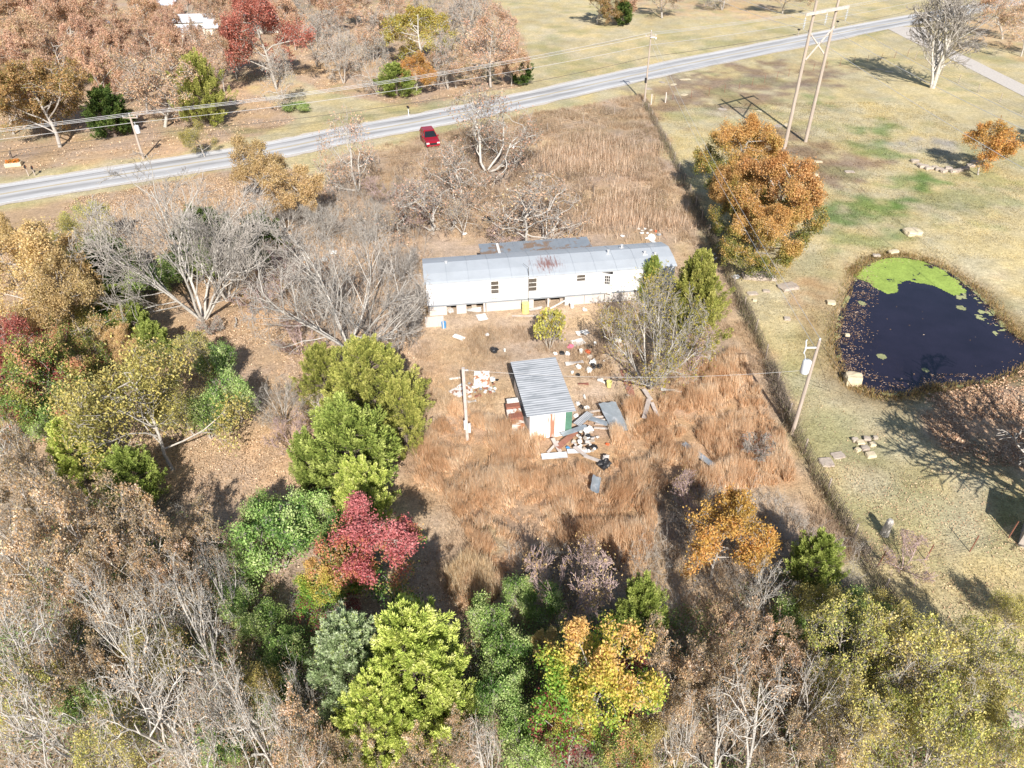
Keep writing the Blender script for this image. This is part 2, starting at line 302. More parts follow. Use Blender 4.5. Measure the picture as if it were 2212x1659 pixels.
for poly, c in ((Z_FARWOOD, C_WOODS), (Z_WOODS, C_WOODS), (Z_LOT, C_LOT), (Z_YARD, (.45, .325, .215)), (Z_WEED, C_WEED), (Z_TALL, C_TALL), (Z_NEAR_SHADE, (.25, .19, .125)), (Z_ORLITTER, (.46, .31, .20))):
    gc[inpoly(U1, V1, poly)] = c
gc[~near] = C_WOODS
U1 = U0+(U1-U0)*1.6; V1 = V0+(V1-V0)*1.6
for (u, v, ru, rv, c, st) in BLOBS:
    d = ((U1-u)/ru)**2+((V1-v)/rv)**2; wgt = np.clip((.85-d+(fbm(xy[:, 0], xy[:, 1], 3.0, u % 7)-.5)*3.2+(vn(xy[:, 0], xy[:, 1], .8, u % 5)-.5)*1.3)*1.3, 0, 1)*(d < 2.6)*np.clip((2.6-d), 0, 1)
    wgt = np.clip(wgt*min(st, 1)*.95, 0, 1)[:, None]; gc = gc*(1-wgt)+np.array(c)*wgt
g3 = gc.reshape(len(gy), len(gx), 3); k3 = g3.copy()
for _ in range(2):
    k3[1:-1, 1:-1] = (k3[1:-1, 1:-1]*2+k3[:-2, 1:-1]+k3[2:, 1:-1]+k3[1:-1, :-2]+k3[1:-1, 2:])/6
gc = k3.reshape(-1, 3)
f = .80+.42*fbm(xy[:, 0], xy[:, 1], 7, 21); f2 = .90+.2*vn(xy[:, 0], xy[:, 1], .9, 31)
patch = np.clip((fbm(xy[:, 0], xy[:, 1], 3.2, 41)-.5)*4, -1, 1)[:, None]
gc = gc*(f*f2)[:, None]*(1+patch*np.array([.06, .02, -.10]))
lawnm = (~inpoly(U0, V0, Z_WOODS) & ~inpoly(U0, V0, Z_LOT) & near)
gp = np.clip((fbm(xy[:, 0], xy[:, 1], 6, 55)-.54)*5, 0, 1)*lawnm*.45
gc = gc*(1-gp[:, None])+np.array([.22, .235, .095])*gp[:, None]
def soil(p): return gc[np.clip(np.searchsorted(gy, p[:, 1]), 0, len(gy)-1)*len(gx)+np.clip(np.searchsorted(gx, p[:, 0]), 0, len(gx)-1)]
# the pond's hollow
def polydist(x, y, P):
    d = np.full(len(x), 1e9); n = len(P)
    for i in range(n):
        a = P[i]; b = P[(i+1) % n]; ab = b-a; t = np.clip(((x-a[0])*ab[0]+(y-a[1])*ab[1])/(ab@ab), 0, 1)
        d = np.minimum(d, np.hypot(x-a[0]-ab[0]*t, y-a[1]-ab[1]*t))
    return d
gz = (vn(xy[:, 0], xy[:, 1], 1.1, 61)-.5)*.06*np.clip((Y.ravel()-8)/10, 0, 1)
sel = (xy[:, 0] > 15) & (xy[:, 0] < 60) & (xy[:, 1] > 30) & (xy[:, 1] < 75)
sdist = np.full(len(xy), 9.); pd = polydist(xy[sel, 0], xy[sel, 1], pond); ins = inpoly(xy[sel, 0], xy[sel, 1], pond)
sdist[sel] = np.where(ins, -pd, pd)
hol = np.clip(1-sdist/1.6, 0, 1); gz = gz - .3*hol*hol*(3-2*hol)*np.where(sdist > 0, 1, 1) - np.clip(-sdist, 0, 1.2)*.7
mud = np.clip(1-np.abs(sdist)/np.where(xy[:, 0] < 27, 3.4, 1.9), 0, 1)[:, None]*.8; gc = gc*(1-mud)+np.array([.26, .18, .10])*mud
# road and drive beds stay just under their sheets
onroad = inpoly(xy[:, 0], xy[:, 1], ROADPOLY) | inpoly(xy[:, 0], xy[:, 1], DRVPOLY); gz = np.where(onroad, -.03, gz)
nx, ny = len(gx), len(gy); idx = np.arange(nx*ny).reshape(ny, nx)
GF = np.stack([idx[:-1, :-1], idx[:-1, 1:], idx[1:, 1:], idx[1:, :-1]], -1).reshape(-1, 4)
me = fastmesh('ground', np.concatenate([xy, gz[:, None]], 1), GF, 4, MT['ground'], smooth=True)
a = me.attributes.new('Col', 'FLOAT_COLOR', 'POINT'); c4 = np.ones((len(gc), 4), np.float32); c4[:, :3] = gc; a.data.foreach_set('color', c4.ravel())
link('ground', me, kind='structure', label='dry autumn ground of pale lawn, leaf litter and brown weeds', cat='ground')
def strip(name, cl, nr, o0, o1, z, m, uv=False, **k):
    n = len(cl); V = np.zeros((n, 2, 3)); V[:, 0, :2] = cl+nr*o0; V[:, 1, :2] = cl+nr*o1; V[:, :, 2] = z
    i = np.arange(n-1)[:, None]*2; me = fastmesh(name, V.reshape(-1, 3), np.concatenate([i, i+2, i+3, i+1], 1), 4, m)
    if uv:
        s = np.concatenate([[0], np.cumsum(np.linalg.norm(np.diff(cl, axis=0), axis=1))]); l = me.uv_layers.new(name='UVMap')
        uvv = np.zeros((n-1, 4, 2)); uvv[:, 0] = np.stack([s[:-1], s[:-1]*0], 1); uvv[:, 1] = np.stack([s[1:], s[1:]*0], 1)
        uvv[:, 2] = np.stack([s[1:], s[1:]*0+1], 1); uvv[:, 3] = np.stack([s[:-1], s[:-1]*0+1], 1); l.data.foreach_set('uv', uvv.ravel())
    return link(name, me, kind='structure', **k)
strip('road', centre, nn, -RW/2, RW/2, .03, MT['asphalt'], True, label='pale grey two-lane asphalt road with worn wheel tracks', cat='road')
jit = (np.random.RandomState(3).rand(len(centre), 1)-.5)*.12
sj = np.random.RandomState(4).rand(len(centre), 2)*.5
strip('road_shoulder', centre, nn, -RW/2-.35-sj[:, :1], RW/2+.35+sj[:, 1:], .024, MT['gravel'], label='pale ragged gravel shoulder along both sides of the road', cat='road shoulder')
strip('road_edge_line', centre, nn, -RW/2+.12+jit*.5, -RW/2+.34+jit, .036, MT['line_w'], label='white edge line along the near side of the road', cat='road line')
strip('road_edge_line', centre, nn, RW/2-.34+jit, RW/2-.12+jit*.5, .036, MT['line_w'], label='white edge line along the far side of the road', cat='road line')
strip('road_centre_line', centre, nn, -.22, .18, .036, MT['line_y'], label='faded yellow line down the middle of the road', cat='road line')
tar = centre+nn*(1.9+.15*np.sin(np.arange(len(centre))*.7)[:, None])
strip('road_tar_seam', tar, nn, -.05, .05, .041, mat('tar', (.10, .09, .09), .7), label='thin dark tar seam along the far lane of the road', cat='road seam')
strip('driveway', dc, dn, -dw, dw, .022, MT['gravel'], label='pale gravel driveway branching off the road at top right', cat='driveway')
me = bpy.data.meshes.new('pond_water'); me.from_pydata([(float(x), float(y), -.3) for x, y in pond*1.0], [], [tuple(range(len(pond)))]); me.materials.append(MT['water'])
link('pond_water', me, kind='structure', label='dark still water of the small pond beside the fence', cat='water')

# ------------------------------------------------------------ leaves, grass and litter in numpy
def pick(rng, pal, t):
    pal = np.array(pal); k = np.clip((t*len(pal)).astype(int), 0, len(pal)-1); c = pal[k]
    return c*(0.72+.56*rng.rand(len(t), 1))
def quads(P, T, B, cols, name, m):
    V = np.stack([P-T, P+B, P+T, P-B], 1).reshape(-1, 3); i = np.arange(len(P))[:, None]*4
    return fastmesh(name, V, np.concatenate([i, i+1, i+2, i+3], 1), 4, m, np.clip(cols*(1.22 if m in (MT['leaf'], MT['needle']) else 1), 0, .92))
def leafquads(rng, P, size, cols, name='leaves', m=None, up=.5, aspect=.6):
    n = len(P); N = nrm(rng.randn(n, 3)+[0, -.25*up, up]); T = nrm(np.cross(N, rng.randn(n, 3))); B = np.cross(N, T)
    s = (size*(.6+.8*rng.rand(n)))[:, None]
    return quads(P, T*s*.5, B*s*.5*aspect, cols, name, m or MT['leaf'])
def blades(rng, P, h, wd, lean, cols, name, m=None, wind=(0, 0)):
    n = len(P); a = rng.rand(n)*2*math.pi; s = np.stack([np.cos(a), np.sin(a), a*0], 1)*(wd*.5)[:, None]
    la = rng.rand(n)*2*math.pi; L = np.stack([np.cos(la)*lean*rng.rand(n)+wind[0], np.sin(la)*lean*rng.rand(n)+wind[1], np.ones(n)], 1)
    top = P+nrm(L)*h[:, None]; V = np.stack([P-s, P+s, top], 1).reshape(-1, 3); i = np.arange(n)[:, None]*3
    return fastmesh(name, V, np.concatenate([i, i+1, i+2], 1), 3, m or MT['grass'], cols)
def scatter(rng, n, box, polys, notin=(), dens=None):
    x0, x1, y0, y1 = box; p = np.stack([rng.uniform(x0, x1, n), rng.uniform(y0, y1, n)], 1); u, v = tod(p)
    k = np.zeros(n, bool)
    for q in polys: k |= inpoly(u, v, q)
    for q in notin: k &= ~inpoly(u, v, q)
    if dens is not None: k &= rng.rand(n) < dens(p[:, 0], p[:, 1], u, v)
    return p[k], u[k], v[k]

# ------------------------------------------------------------ TREES
def grow(rng, P, D, L, R, levels):
    """all branches of a level at once; returns per-level segment arrays, and tips (pos, dir, id)"""
    out = []
    for li, s in enumerate(levels):
        ns = s.get('seg', 4); n = len(P); nodes = [P]; dirs = [D]; rr = [R]; segs = []
        p, d = P, D
        for k in range(ns):
            d = nrm(d+s['wob']*rng.randn(n, 3)+np.array([0, 0, s.get('trop', 0)])); q = p+d*(L/ns)[:, None]
            r0 = R*(1-.75*k/ns); r1 = R*(1-.75*(k+1)/ns)
            segs.append(np.concatenate([p, q, r0[:, None], r1[:, None]], 1)); p = q; nodes.append(p); dirs.append(d); rr.append(r1)
        out.append(np.concatenate(segs)); nodes = np.array(nodes); dirs = np.array(dirs); rr = np.array(rr)
        tips = (nodes, dirs, L)
        if li == len(levels)-1: break
        c = s['n']; t = s.get('start', .3)+(1-s.get('start', .3))*((np.arange(c)+rng.rand(n, c))/c); t = t.ravel(); b = np.repeat(np.arange(n), c)
        ft = np.clip(t*ns, 0, ns-1e-4); i0 = ft.astype(int); fr = (ft-i0)[:, None]
        P = nodes[i0, b]*(1-fr)+nodes[i0+1, b]*fr; pd = dirs[i0+1, b]; pr = rr[i0, b]
        a = np.radians(rng.uniform(*s['ang'], len(b))); perp = nrm(np.cross(pd, rng.randn(len(b), 3)))
        D = nrm(pd*np.cos(a)[:, None]+perp*np.sin(a)[:, None]+[0, 0, s.get('ctrop', .1)])
        L = L[b]*rng.uniform(*s['lr'], len(b))*(1.15-.55*t); R = np.minimum(pr*.75, R[b]*s.get('rr', .45))
        R = np.maximum(R, s.get('rmin', .008))
    return out, tips
def fit(arrs, R0, H0):
    allp = np.concatenate(arrs); c = np.median(allp[:, :2], axis=0)
    r = np.percentile(np.hypot(allp[:, 0]-c[0]*.5, allp[:, 1]-c[1]*.5), 86); h = np.percentile(allp[:, 2], 99.3)
    return R0/r, H0/h
PROTO = {}
def broad(kind, seed, R0, H0, stems=1, trunk=.35, levels=None, bark='bark', trad=.2, nleaf=0, lsize=.14, pal=None, wh=0, wc=.5, wr=.3, spread=(15, 35), thick=2, rmin=.012, aspect=.6, up=.5, ljit=.22, twigmat=None, squash=1):
    """a broadleaf tree as a pair of meshes: wood and crown"""
    nleaf = int(nleaf*1.7); lsize = lsize*.74
    rng = np.random.RandomState(seed); P = np.zeros((stems, 3)); a = rng.rand(stems)*.8+np.arange(stems)*2*math.pi/stems
    P[:, 0] = np.cos(a)*.12*(stems > 1); P[:, 1] = np.sin(a)*.12*(stems > 1)
    t = np.radians(rng.uniform(*spread, stems)) if stems > 1 else np.radians(rng.uniform(0, 6, 1))
    D = np.stack([np.cos(a)*np.sin(t), np.sin(a)*np.sin(t), np.cos(t)], 1); L = H0*.72*rng.uniform(.8, 1.05, stems); R = np.full(stems, trad)*rng.uniform(.7, 1, stems)
    for s in levels: s.setdefault('rmin', rmin)
    out, (nodes, dirs, LL) = grow(rng, P, D, L, R, levels)
    sx, sz = fit([o[:, 3:6] for o in out[-2:]], R0, H0)
    def dome(p):      # crowns round themselves off against the light: pull stray shoots in towards a ragged dome
        c = np.array([0, 0, H0*.42]); rad = np.array([R0*1.16, R0*1.16, H0*.6]); q = (p-c)/rad; an = np.arctan2(q[..., 1], q[..., 0])
        k = np.linalg.norm(q, axis=-1)/(1+.14*np.sin(an*3+seed)+.09*np.sin(an*7+p[..., 2])); return c+(p-c)*(np.where(k > .8, (.8+(k-.8)*.42)/np.maximum(k, 1e-6), 1))[..., None]
    def sc(o):
        o = o.copy(); o[:, [0, 1, 3, 4]] *= sx; o[:, [2, 5]] *= sz; o[:, 6:] = np.maximum(o[:, 6:], rmin); o[:, :3] = dome(o[:, :3]); o[:, 3:6] = dome(o[:, 3:6]); return o
    out = [sc(o) for o in out]
    nodes = dome(nodes*np.array([sx, sx, sz]))
    wood = [tubes(o, 6 if i == 0 else 4) for i, o in enumerate(out[:thick])]; tw = [tubes(o, 3) for o in out[thick:]]
    def cat(l):
        V = []; Fq = []; n = 0
        for v, q in l: V.append(v); Fq.append(q+n); n += len(v)
        return np.concatenate(V), np.concatenate(Fq)
    V, Q = cat(wood); res = [('trunk', fastmesh(kind+'_trunk', V, Q, 4, MT[bark], smooth=True))]
    V, Q = cat(tw); res.append(('branches', fastmesh(kind+'_branches', V, Q, 4, MT[twigmat or bark])))
    if nleaf:
        ns, nb = nodes.shape[0]-1, nodes.shape[1]; cl = rng.rand(nb); b = rng.randint(0, nb, nleaf)
        if 'keep' in levels[0]: pass
        tt = rng.rand(nleaf)*ns; i0 = np.minimum(tt.astype(int), ns-1); fr = (tt-i0)[:, None]
        P = nodes[i0, b]*(1-fr)+nodes[i0+1, b]*fr+rng.randn(nleaf, 3)*ljit
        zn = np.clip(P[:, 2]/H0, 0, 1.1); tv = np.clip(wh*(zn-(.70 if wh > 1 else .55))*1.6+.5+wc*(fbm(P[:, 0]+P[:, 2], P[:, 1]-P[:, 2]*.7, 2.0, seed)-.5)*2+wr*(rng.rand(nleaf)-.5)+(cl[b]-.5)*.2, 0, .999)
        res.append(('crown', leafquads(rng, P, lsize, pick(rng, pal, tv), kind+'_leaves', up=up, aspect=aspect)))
    PROTO.setdefault(kind, []).append((R0, H0, res)); return res
def cedar(kind, seed, R0, H0, pal, nb=90, nl=380, ls=.2, power=.7, plume=1.0):
    """a juniper: many upswept plumes set over a ragged cone, each feathered with sprays"""
    rng = np.random.RandomState(seed); z = (np.arange(nb)+rng.rand(nb))/nb; z = z**1.15; a = np.arange(nb)*2.4+rng.rand(nb)*.8
    prof = (1-z)**power*np.clip(z*5+.5, 0, 1); lob = 1+.22*np.sin(a*2+seed)+.14*np.sin(a*5-z*9)
    L = R0*prof*lob*rng.uniform(.65, 1.1, nb)+.12; base = np.stack([a*0, a*0, z*H0*.86+.1], 1)
    el = np.radians(rng.uniform(-4, 28, nb)+z*25); D = np.stack([np.cos(a)*np.cos(el), np.sin(a)*np.cos(el), np.sin(el)], 1)
    segs = np.concatenate([base, base+D*L[:, None], np.full((nb, 1), .04), np.full((nb, 1), .012)], 1)
    V1, Q1 = tubes(np.array([[0, 0, 0, 0, 0, H0*.55, R0*.07+.05, .08], [0, 0, H0*.55, 0, 0, H0*.97, .08, .015]]), 7); V2, Q2 = tubes(segs, 3)
    res = [('trunk', fastmesh(kind+'_trunk', np.concatenate([V1, V2]), np.concatenate([Q1, Q2+len(V1)]), 4, MT['barkdark']))]
    ns = 4; b = np.repeat(np.arange(nb), ns); t = rng.uniform(.45, 1.0, len(b)); pb_ = base[b]+D[b]*(L[b]*t)[:, None]+rng.randn(len(b), 3)*.1*R0*.5
    up_ = rng.uniform(.5, 1.3, len(b)); ax = nrm(D[b]*.75+rng.randn(len(b), 3)*.25+np.stack([up_*0, up_*0, up_], 1)); pl = plume*rng.uniform(.55, 1.25, len(b))*(.5+.5*prof[b])
    m = nl//ns; k = np.repeat(np.arange(len(b)), m); tt = rng.rand(len(k))**.8; rad = pl[k]*.26*(1-tt)**.6*np.sqrt(rng.rand(len(k)))
    o = nrm(np.cross(ax[k], rng.randn(len(k), 3))); lp = pb_[k]+ax[k]*(pl[k]*tt)[:, None]+o*rad[:, None]; d = nrm(ax[k]+o*.75+rng.randn(len(k), 3)*.25)
    s_ = ls*rng.uniform(.5, 1.15, len(k))[:, None]; B = nrm(np.cross(d, rng.randn(len(k), 3)))*s_*.15
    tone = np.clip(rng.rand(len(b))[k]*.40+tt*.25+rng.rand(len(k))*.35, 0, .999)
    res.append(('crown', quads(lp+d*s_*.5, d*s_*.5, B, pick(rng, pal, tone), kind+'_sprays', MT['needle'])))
    PROTO.setdefault(kind, []).append((R0, H0, res))

def lv(*a): return [dict(x) for x in a]
OAK = lambda: lv(dict(seg=6, wob=.09, n=13, start=.16, ang=(40, 88), lr=(.5, .78), ctrop=.18), dict(seg=5, wob=.2, n=7, start=.25, ang=(25, 65), lr=(.4, .62), ctrop=.05), dict(seg=4, wob=.25, n=6, start=.2, ang=(25, 70), lr=(.4, .6)), dict(seg=3, wob=.3))
FAN = lambda: lv(dict(seg=7, wob=.11, trop=.02, n=9, start=.18, ang=(18, 50), lr=(.45, .72), ctrop=.10), dict(seg=6, wob=.10, trop=.02, n=6, start=.2, ang=(20, 52), lr=(.4, .66), ctrop=.06, rr=.4), dict(seg=4, wob=.15, n=7, start=.15, ang=(18, 50), lr=(.4, .65), rr=.45), dict(seg=3, wob=.16))
BAREF = lambda: lv(dict(seg=8, wob=.17, n=7, start=.22, ang=(30, 75), lr=(.55, .95), ctrop=.05, rr=.55), dict(seg=7, wob=.22, n=6, start=.2, ang=(25, 70), lr=(.4, .7), ctrop=0, rr=.5), dict(seg=5, wob=.24, n=6, start=.15, ang=(25, 60), lr=(.35, .6), rr=.45), dict(seg=3, wob=.22))
GNARL = lambda: lv(dict(seg=7, wob=.22, n=7, start=.2, ang=(35, 85), lr=(.6, 1.0), ctrop=0, rr=.5), dict(seg=8, wob=.33, n=7, start=.2, ang=(30, 80), lr=(.4, .7), rr=.5), dict(seg=5, wob=.4, n=5, start=.2, ang=(30, 80), lr=(.35, .6), rr=.5), dict(seg=3, wob=.4))
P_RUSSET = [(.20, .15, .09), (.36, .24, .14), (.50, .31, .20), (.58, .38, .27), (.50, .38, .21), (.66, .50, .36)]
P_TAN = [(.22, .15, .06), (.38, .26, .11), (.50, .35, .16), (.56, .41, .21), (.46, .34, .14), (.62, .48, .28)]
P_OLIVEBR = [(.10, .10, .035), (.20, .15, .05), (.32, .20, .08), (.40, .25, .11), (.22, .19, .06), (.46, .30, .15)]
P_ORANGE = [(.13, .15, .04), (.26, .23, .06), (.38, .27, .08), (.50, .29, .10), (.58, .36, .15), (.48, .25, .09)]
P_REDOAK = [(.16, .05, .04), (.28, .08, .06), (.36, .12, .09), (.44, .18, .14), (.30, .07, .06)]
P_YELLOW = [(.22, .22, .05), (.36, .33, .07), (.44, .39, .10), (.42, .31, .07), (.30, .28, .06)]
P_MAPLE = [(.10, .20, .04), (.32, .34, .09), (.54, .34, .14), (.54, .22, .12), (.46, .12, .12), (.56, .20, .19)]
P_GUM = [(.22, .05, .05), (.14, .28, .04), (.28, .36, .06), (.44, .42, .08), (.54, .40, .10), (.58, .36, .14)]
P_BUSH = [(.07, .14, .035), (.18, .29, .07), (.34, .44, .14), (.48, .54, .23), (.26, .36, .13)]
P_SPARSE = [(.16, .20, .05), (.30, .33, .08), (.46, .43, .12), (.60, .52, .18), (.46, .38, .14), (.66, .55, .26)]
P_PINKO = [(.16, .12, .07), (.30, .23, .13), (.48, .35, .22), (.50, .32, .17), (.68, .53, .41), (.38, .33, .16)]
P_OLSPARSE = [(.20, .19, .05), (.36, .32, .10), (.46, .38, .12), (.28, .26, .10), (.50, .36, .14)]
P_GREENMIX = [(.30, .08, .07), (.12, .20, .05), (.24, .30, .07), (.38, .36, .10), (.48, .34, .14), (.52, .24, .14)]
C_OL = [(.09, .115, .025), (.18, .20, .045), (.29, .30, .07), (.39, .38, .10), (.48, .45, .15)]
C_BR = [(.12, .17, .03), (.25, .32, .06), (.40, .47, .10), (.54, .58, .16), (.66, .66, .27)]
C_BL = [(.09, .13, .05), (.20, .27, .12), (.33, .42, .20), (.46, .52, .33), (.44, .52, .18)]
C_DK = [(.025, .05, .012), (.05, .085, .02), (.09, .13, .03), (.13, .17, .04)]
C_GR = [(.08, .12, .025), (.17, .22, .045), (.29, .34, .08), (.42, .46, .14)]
# near kinds carry small leaves, far kinds larger and fewer
for s in (1, 2, 3): broad('russet', s, 5.5, 9.5, levels=OAK(), nleaf=13000, lsize=.27, pal=P_RUSSET, rmin=.028, trad=.24, bark='bark')
broad('olivebrown', 4, 6.5, 11, levels=OAK(), nleaf=22000, lsize=.27, pal=P_OLIVEBR, rmin=.03, trad=.28)
for s in (5, 6): broad('thinrusset', s, 5.5, 10, levels=OAK(), nleaf=6000, lsize=.25, pal=P_RUSSET, rmin=.03, trad=.24)
broad('redoak', 7, 6, 12, levels=OAK(), nleaf=17000, lsize=.28, pal=P_REDOAK, rmin=.03, trad=.26, ljit=.35)
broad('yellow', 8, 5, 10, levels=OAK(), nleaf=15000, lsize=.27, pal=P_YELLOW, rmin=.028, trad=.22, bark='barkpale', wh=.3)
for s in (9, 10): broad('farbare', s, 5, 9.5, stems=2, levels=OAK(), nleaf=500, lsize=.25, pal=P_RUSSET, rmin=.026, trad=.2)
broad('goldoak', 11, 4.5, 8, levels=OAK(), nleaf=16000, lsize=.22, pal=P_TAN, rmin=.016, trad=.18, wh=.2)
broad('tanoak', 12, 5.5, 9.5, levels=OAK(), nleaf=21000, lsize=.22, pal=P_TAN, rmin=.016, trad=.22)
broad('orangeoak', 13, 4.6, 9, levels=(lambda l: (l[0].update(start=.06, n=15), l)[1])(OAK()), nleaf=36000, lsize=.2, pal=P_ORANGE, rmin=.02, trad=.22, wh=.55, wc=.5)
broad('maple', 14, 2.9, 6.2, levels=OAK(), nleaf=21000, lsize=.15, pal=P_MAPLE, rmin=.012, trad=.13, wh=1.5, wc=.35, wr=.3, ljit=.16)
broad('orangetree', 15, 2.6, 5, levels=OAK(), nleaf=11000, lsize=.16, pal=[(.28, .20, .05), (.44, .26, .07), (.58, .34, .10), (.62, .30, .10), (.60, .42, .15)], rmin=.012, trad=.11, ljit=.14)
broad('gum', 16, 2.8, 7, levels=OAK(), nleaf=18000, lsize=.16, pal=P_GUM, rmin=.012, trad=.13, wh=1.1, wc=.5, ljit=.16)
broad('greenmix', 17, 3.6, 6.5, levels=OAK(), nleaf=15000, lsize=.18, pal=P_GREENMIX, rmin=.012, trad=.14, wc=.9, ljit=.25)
for s in (18, 19): broad('bush', s, 1.8, 3.2, stems=5, levels=FAN(), nleaf=8000, lsize=.15, pal=P_BUSH, rmin=.01, trad=.05, spread=(10, 45), ljit=.2)
for s in (20, 21): broad('sparseyellow', s, 3.6, 6.2, stems=3, levels=OAK(), nleaf=7000, lsize=.17, pal=P_SPARSE, rmin=.011, trad=.1, ljit=.15, bark='bark')
for s in (22, 23): broad('pinkoak', s, 4, 7, stems=2, levels=OAK(), nleaf=5600, lsize=.20, pal=P_PINKO, rmin=.012, trad=.14, ljit=.13)
broad('olivesparse', 24, 4, 6.5, levels=OAK(), nleaf=9000, lsize=.18, pal=P_OLSPARSE, rmin=.013, trad=.16, ljit=.3)
for s in (25, 26, 27): broad('fan', s, 4.6, 8.5, stems=8, levels=FAN(), bark='barkpale', twigmat='bark', trad=.085, spread=(10, 58), rmin=.009)
for s in (28, 29): broad('gnarl', s, 3.6, 6.5, stems=3, levels=GNARL(), bark='barkpale', twigmat='bark', trad=.11, spread=(12, 62), rmin=.013, nleaf=1100, lsize=.2, pal=P_RUSSET)
for s in (30, 31, 37): broad('bareforest', s, 4.2, 7.5, stems=3, levels=BAREF(), bark='barkpale', twigmat='barkpale', trad=.16, spread=(20, 66), rmin=.0085, nleaf=900, lsize=.13, pal=P_PINKO, ljit=.3)
broad('tallbare', 32, 4.8, 14, stems=5, levels=FAN(), bark='barkpale', twigmat='bark', trad=.30, spread=(4, 16), rmin=.03)
broad('purplebare', 33, 2.6, 4.5, stems=4, levels=FAN(), bark='barkpurple', trad=.07, spread=(15, 45), rmin=.01, nleaf=900, lsize=.12, pal=P_TAN)
broad('fanleaf', 34, 3.2, 6, stems=7, levels=FAN(), bark='barkpale', twigmat='bark', trad=.08, spread=(15, 62), rmin=.009, nleaf=3600, lsize=.13, pal=[(.22, .20, .04), (.36, .30, .06), (.46, .34, .08)], ljit=.2)
broad('smallbush', 35, 1.0, 1.9, stems=5, levels=FAN(), nleaf=850, lsize=.2, pal=P_YELLOW, rmin=.01, trad=.03, spread=(10, 35), ljit=.1, aspect=.8)
broad('sprig', 36, 1.1, 1.5, stems=6, levels=FAN(), bark='bark', trad=.025, spread=(20, 60), rmin=.007, nleaf=150, lsize=.08, pal=P_REDOAK)
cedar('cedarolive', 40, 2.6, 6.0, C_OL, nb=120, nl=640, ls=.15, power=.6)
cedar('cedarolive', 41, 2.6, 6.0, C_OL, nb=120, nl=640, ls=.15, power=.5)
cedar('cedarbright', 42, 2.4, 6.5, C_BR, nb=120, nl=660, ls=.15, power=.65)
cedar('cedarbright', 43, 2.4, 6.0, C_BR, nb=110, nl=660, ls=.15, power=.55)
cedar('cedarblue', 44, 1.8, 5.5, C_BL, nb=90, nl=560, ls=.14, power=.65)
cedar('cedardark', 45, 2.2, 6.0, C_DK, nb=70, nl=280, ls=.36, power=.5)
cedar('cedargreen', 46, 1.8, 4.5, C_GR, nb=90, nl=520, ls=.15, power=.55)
PC = {}
def put(kind, name, x, y, R, H, rz, label, cat='tree', group=None, z=0., lean=(0, 0)):
    L = PROTO[kind]; i = PC.get(kind, 0); PC[kind] = i+1; R0, H0, parts = L[i % len(L)]
    e = empty(name, (x, y, z), rz, label=label, cat=cat, group=group); e.scale = (R/R0, R/R0, H/H0); e.rotation_euler = (lean[0], lean[1], rz)
    for pn, m in parts: link(pn, m, e)
    return e
rt = np.random.RandomState(77)
def tc_(kind, name, u, v, rp, H, label, cat='tree', group=None, lean=(0, 0)):     # seen crown centre
    p = G(u, v, H*.6); R = rp*depth(p)/F; return put(kind, name, p[0], p[1], R, H, rt.rand()*6.28, label, cat, group, lean=lean)
def tb_(kind, name, u, v, tv, rp, label, cat='tree', group=None, lean=(0, 0)):    # seen foot and top
    p = G(u, v); H = hgt(u, v, tv); R = rp*depth(p+[0, 0, H*.6])/F; return put(kind, name, p[0], p[1], R, H, rt.rand()*6.28, label, cat, group, lean=lean)
WOOD = 'oaks of the wood beyond the road'
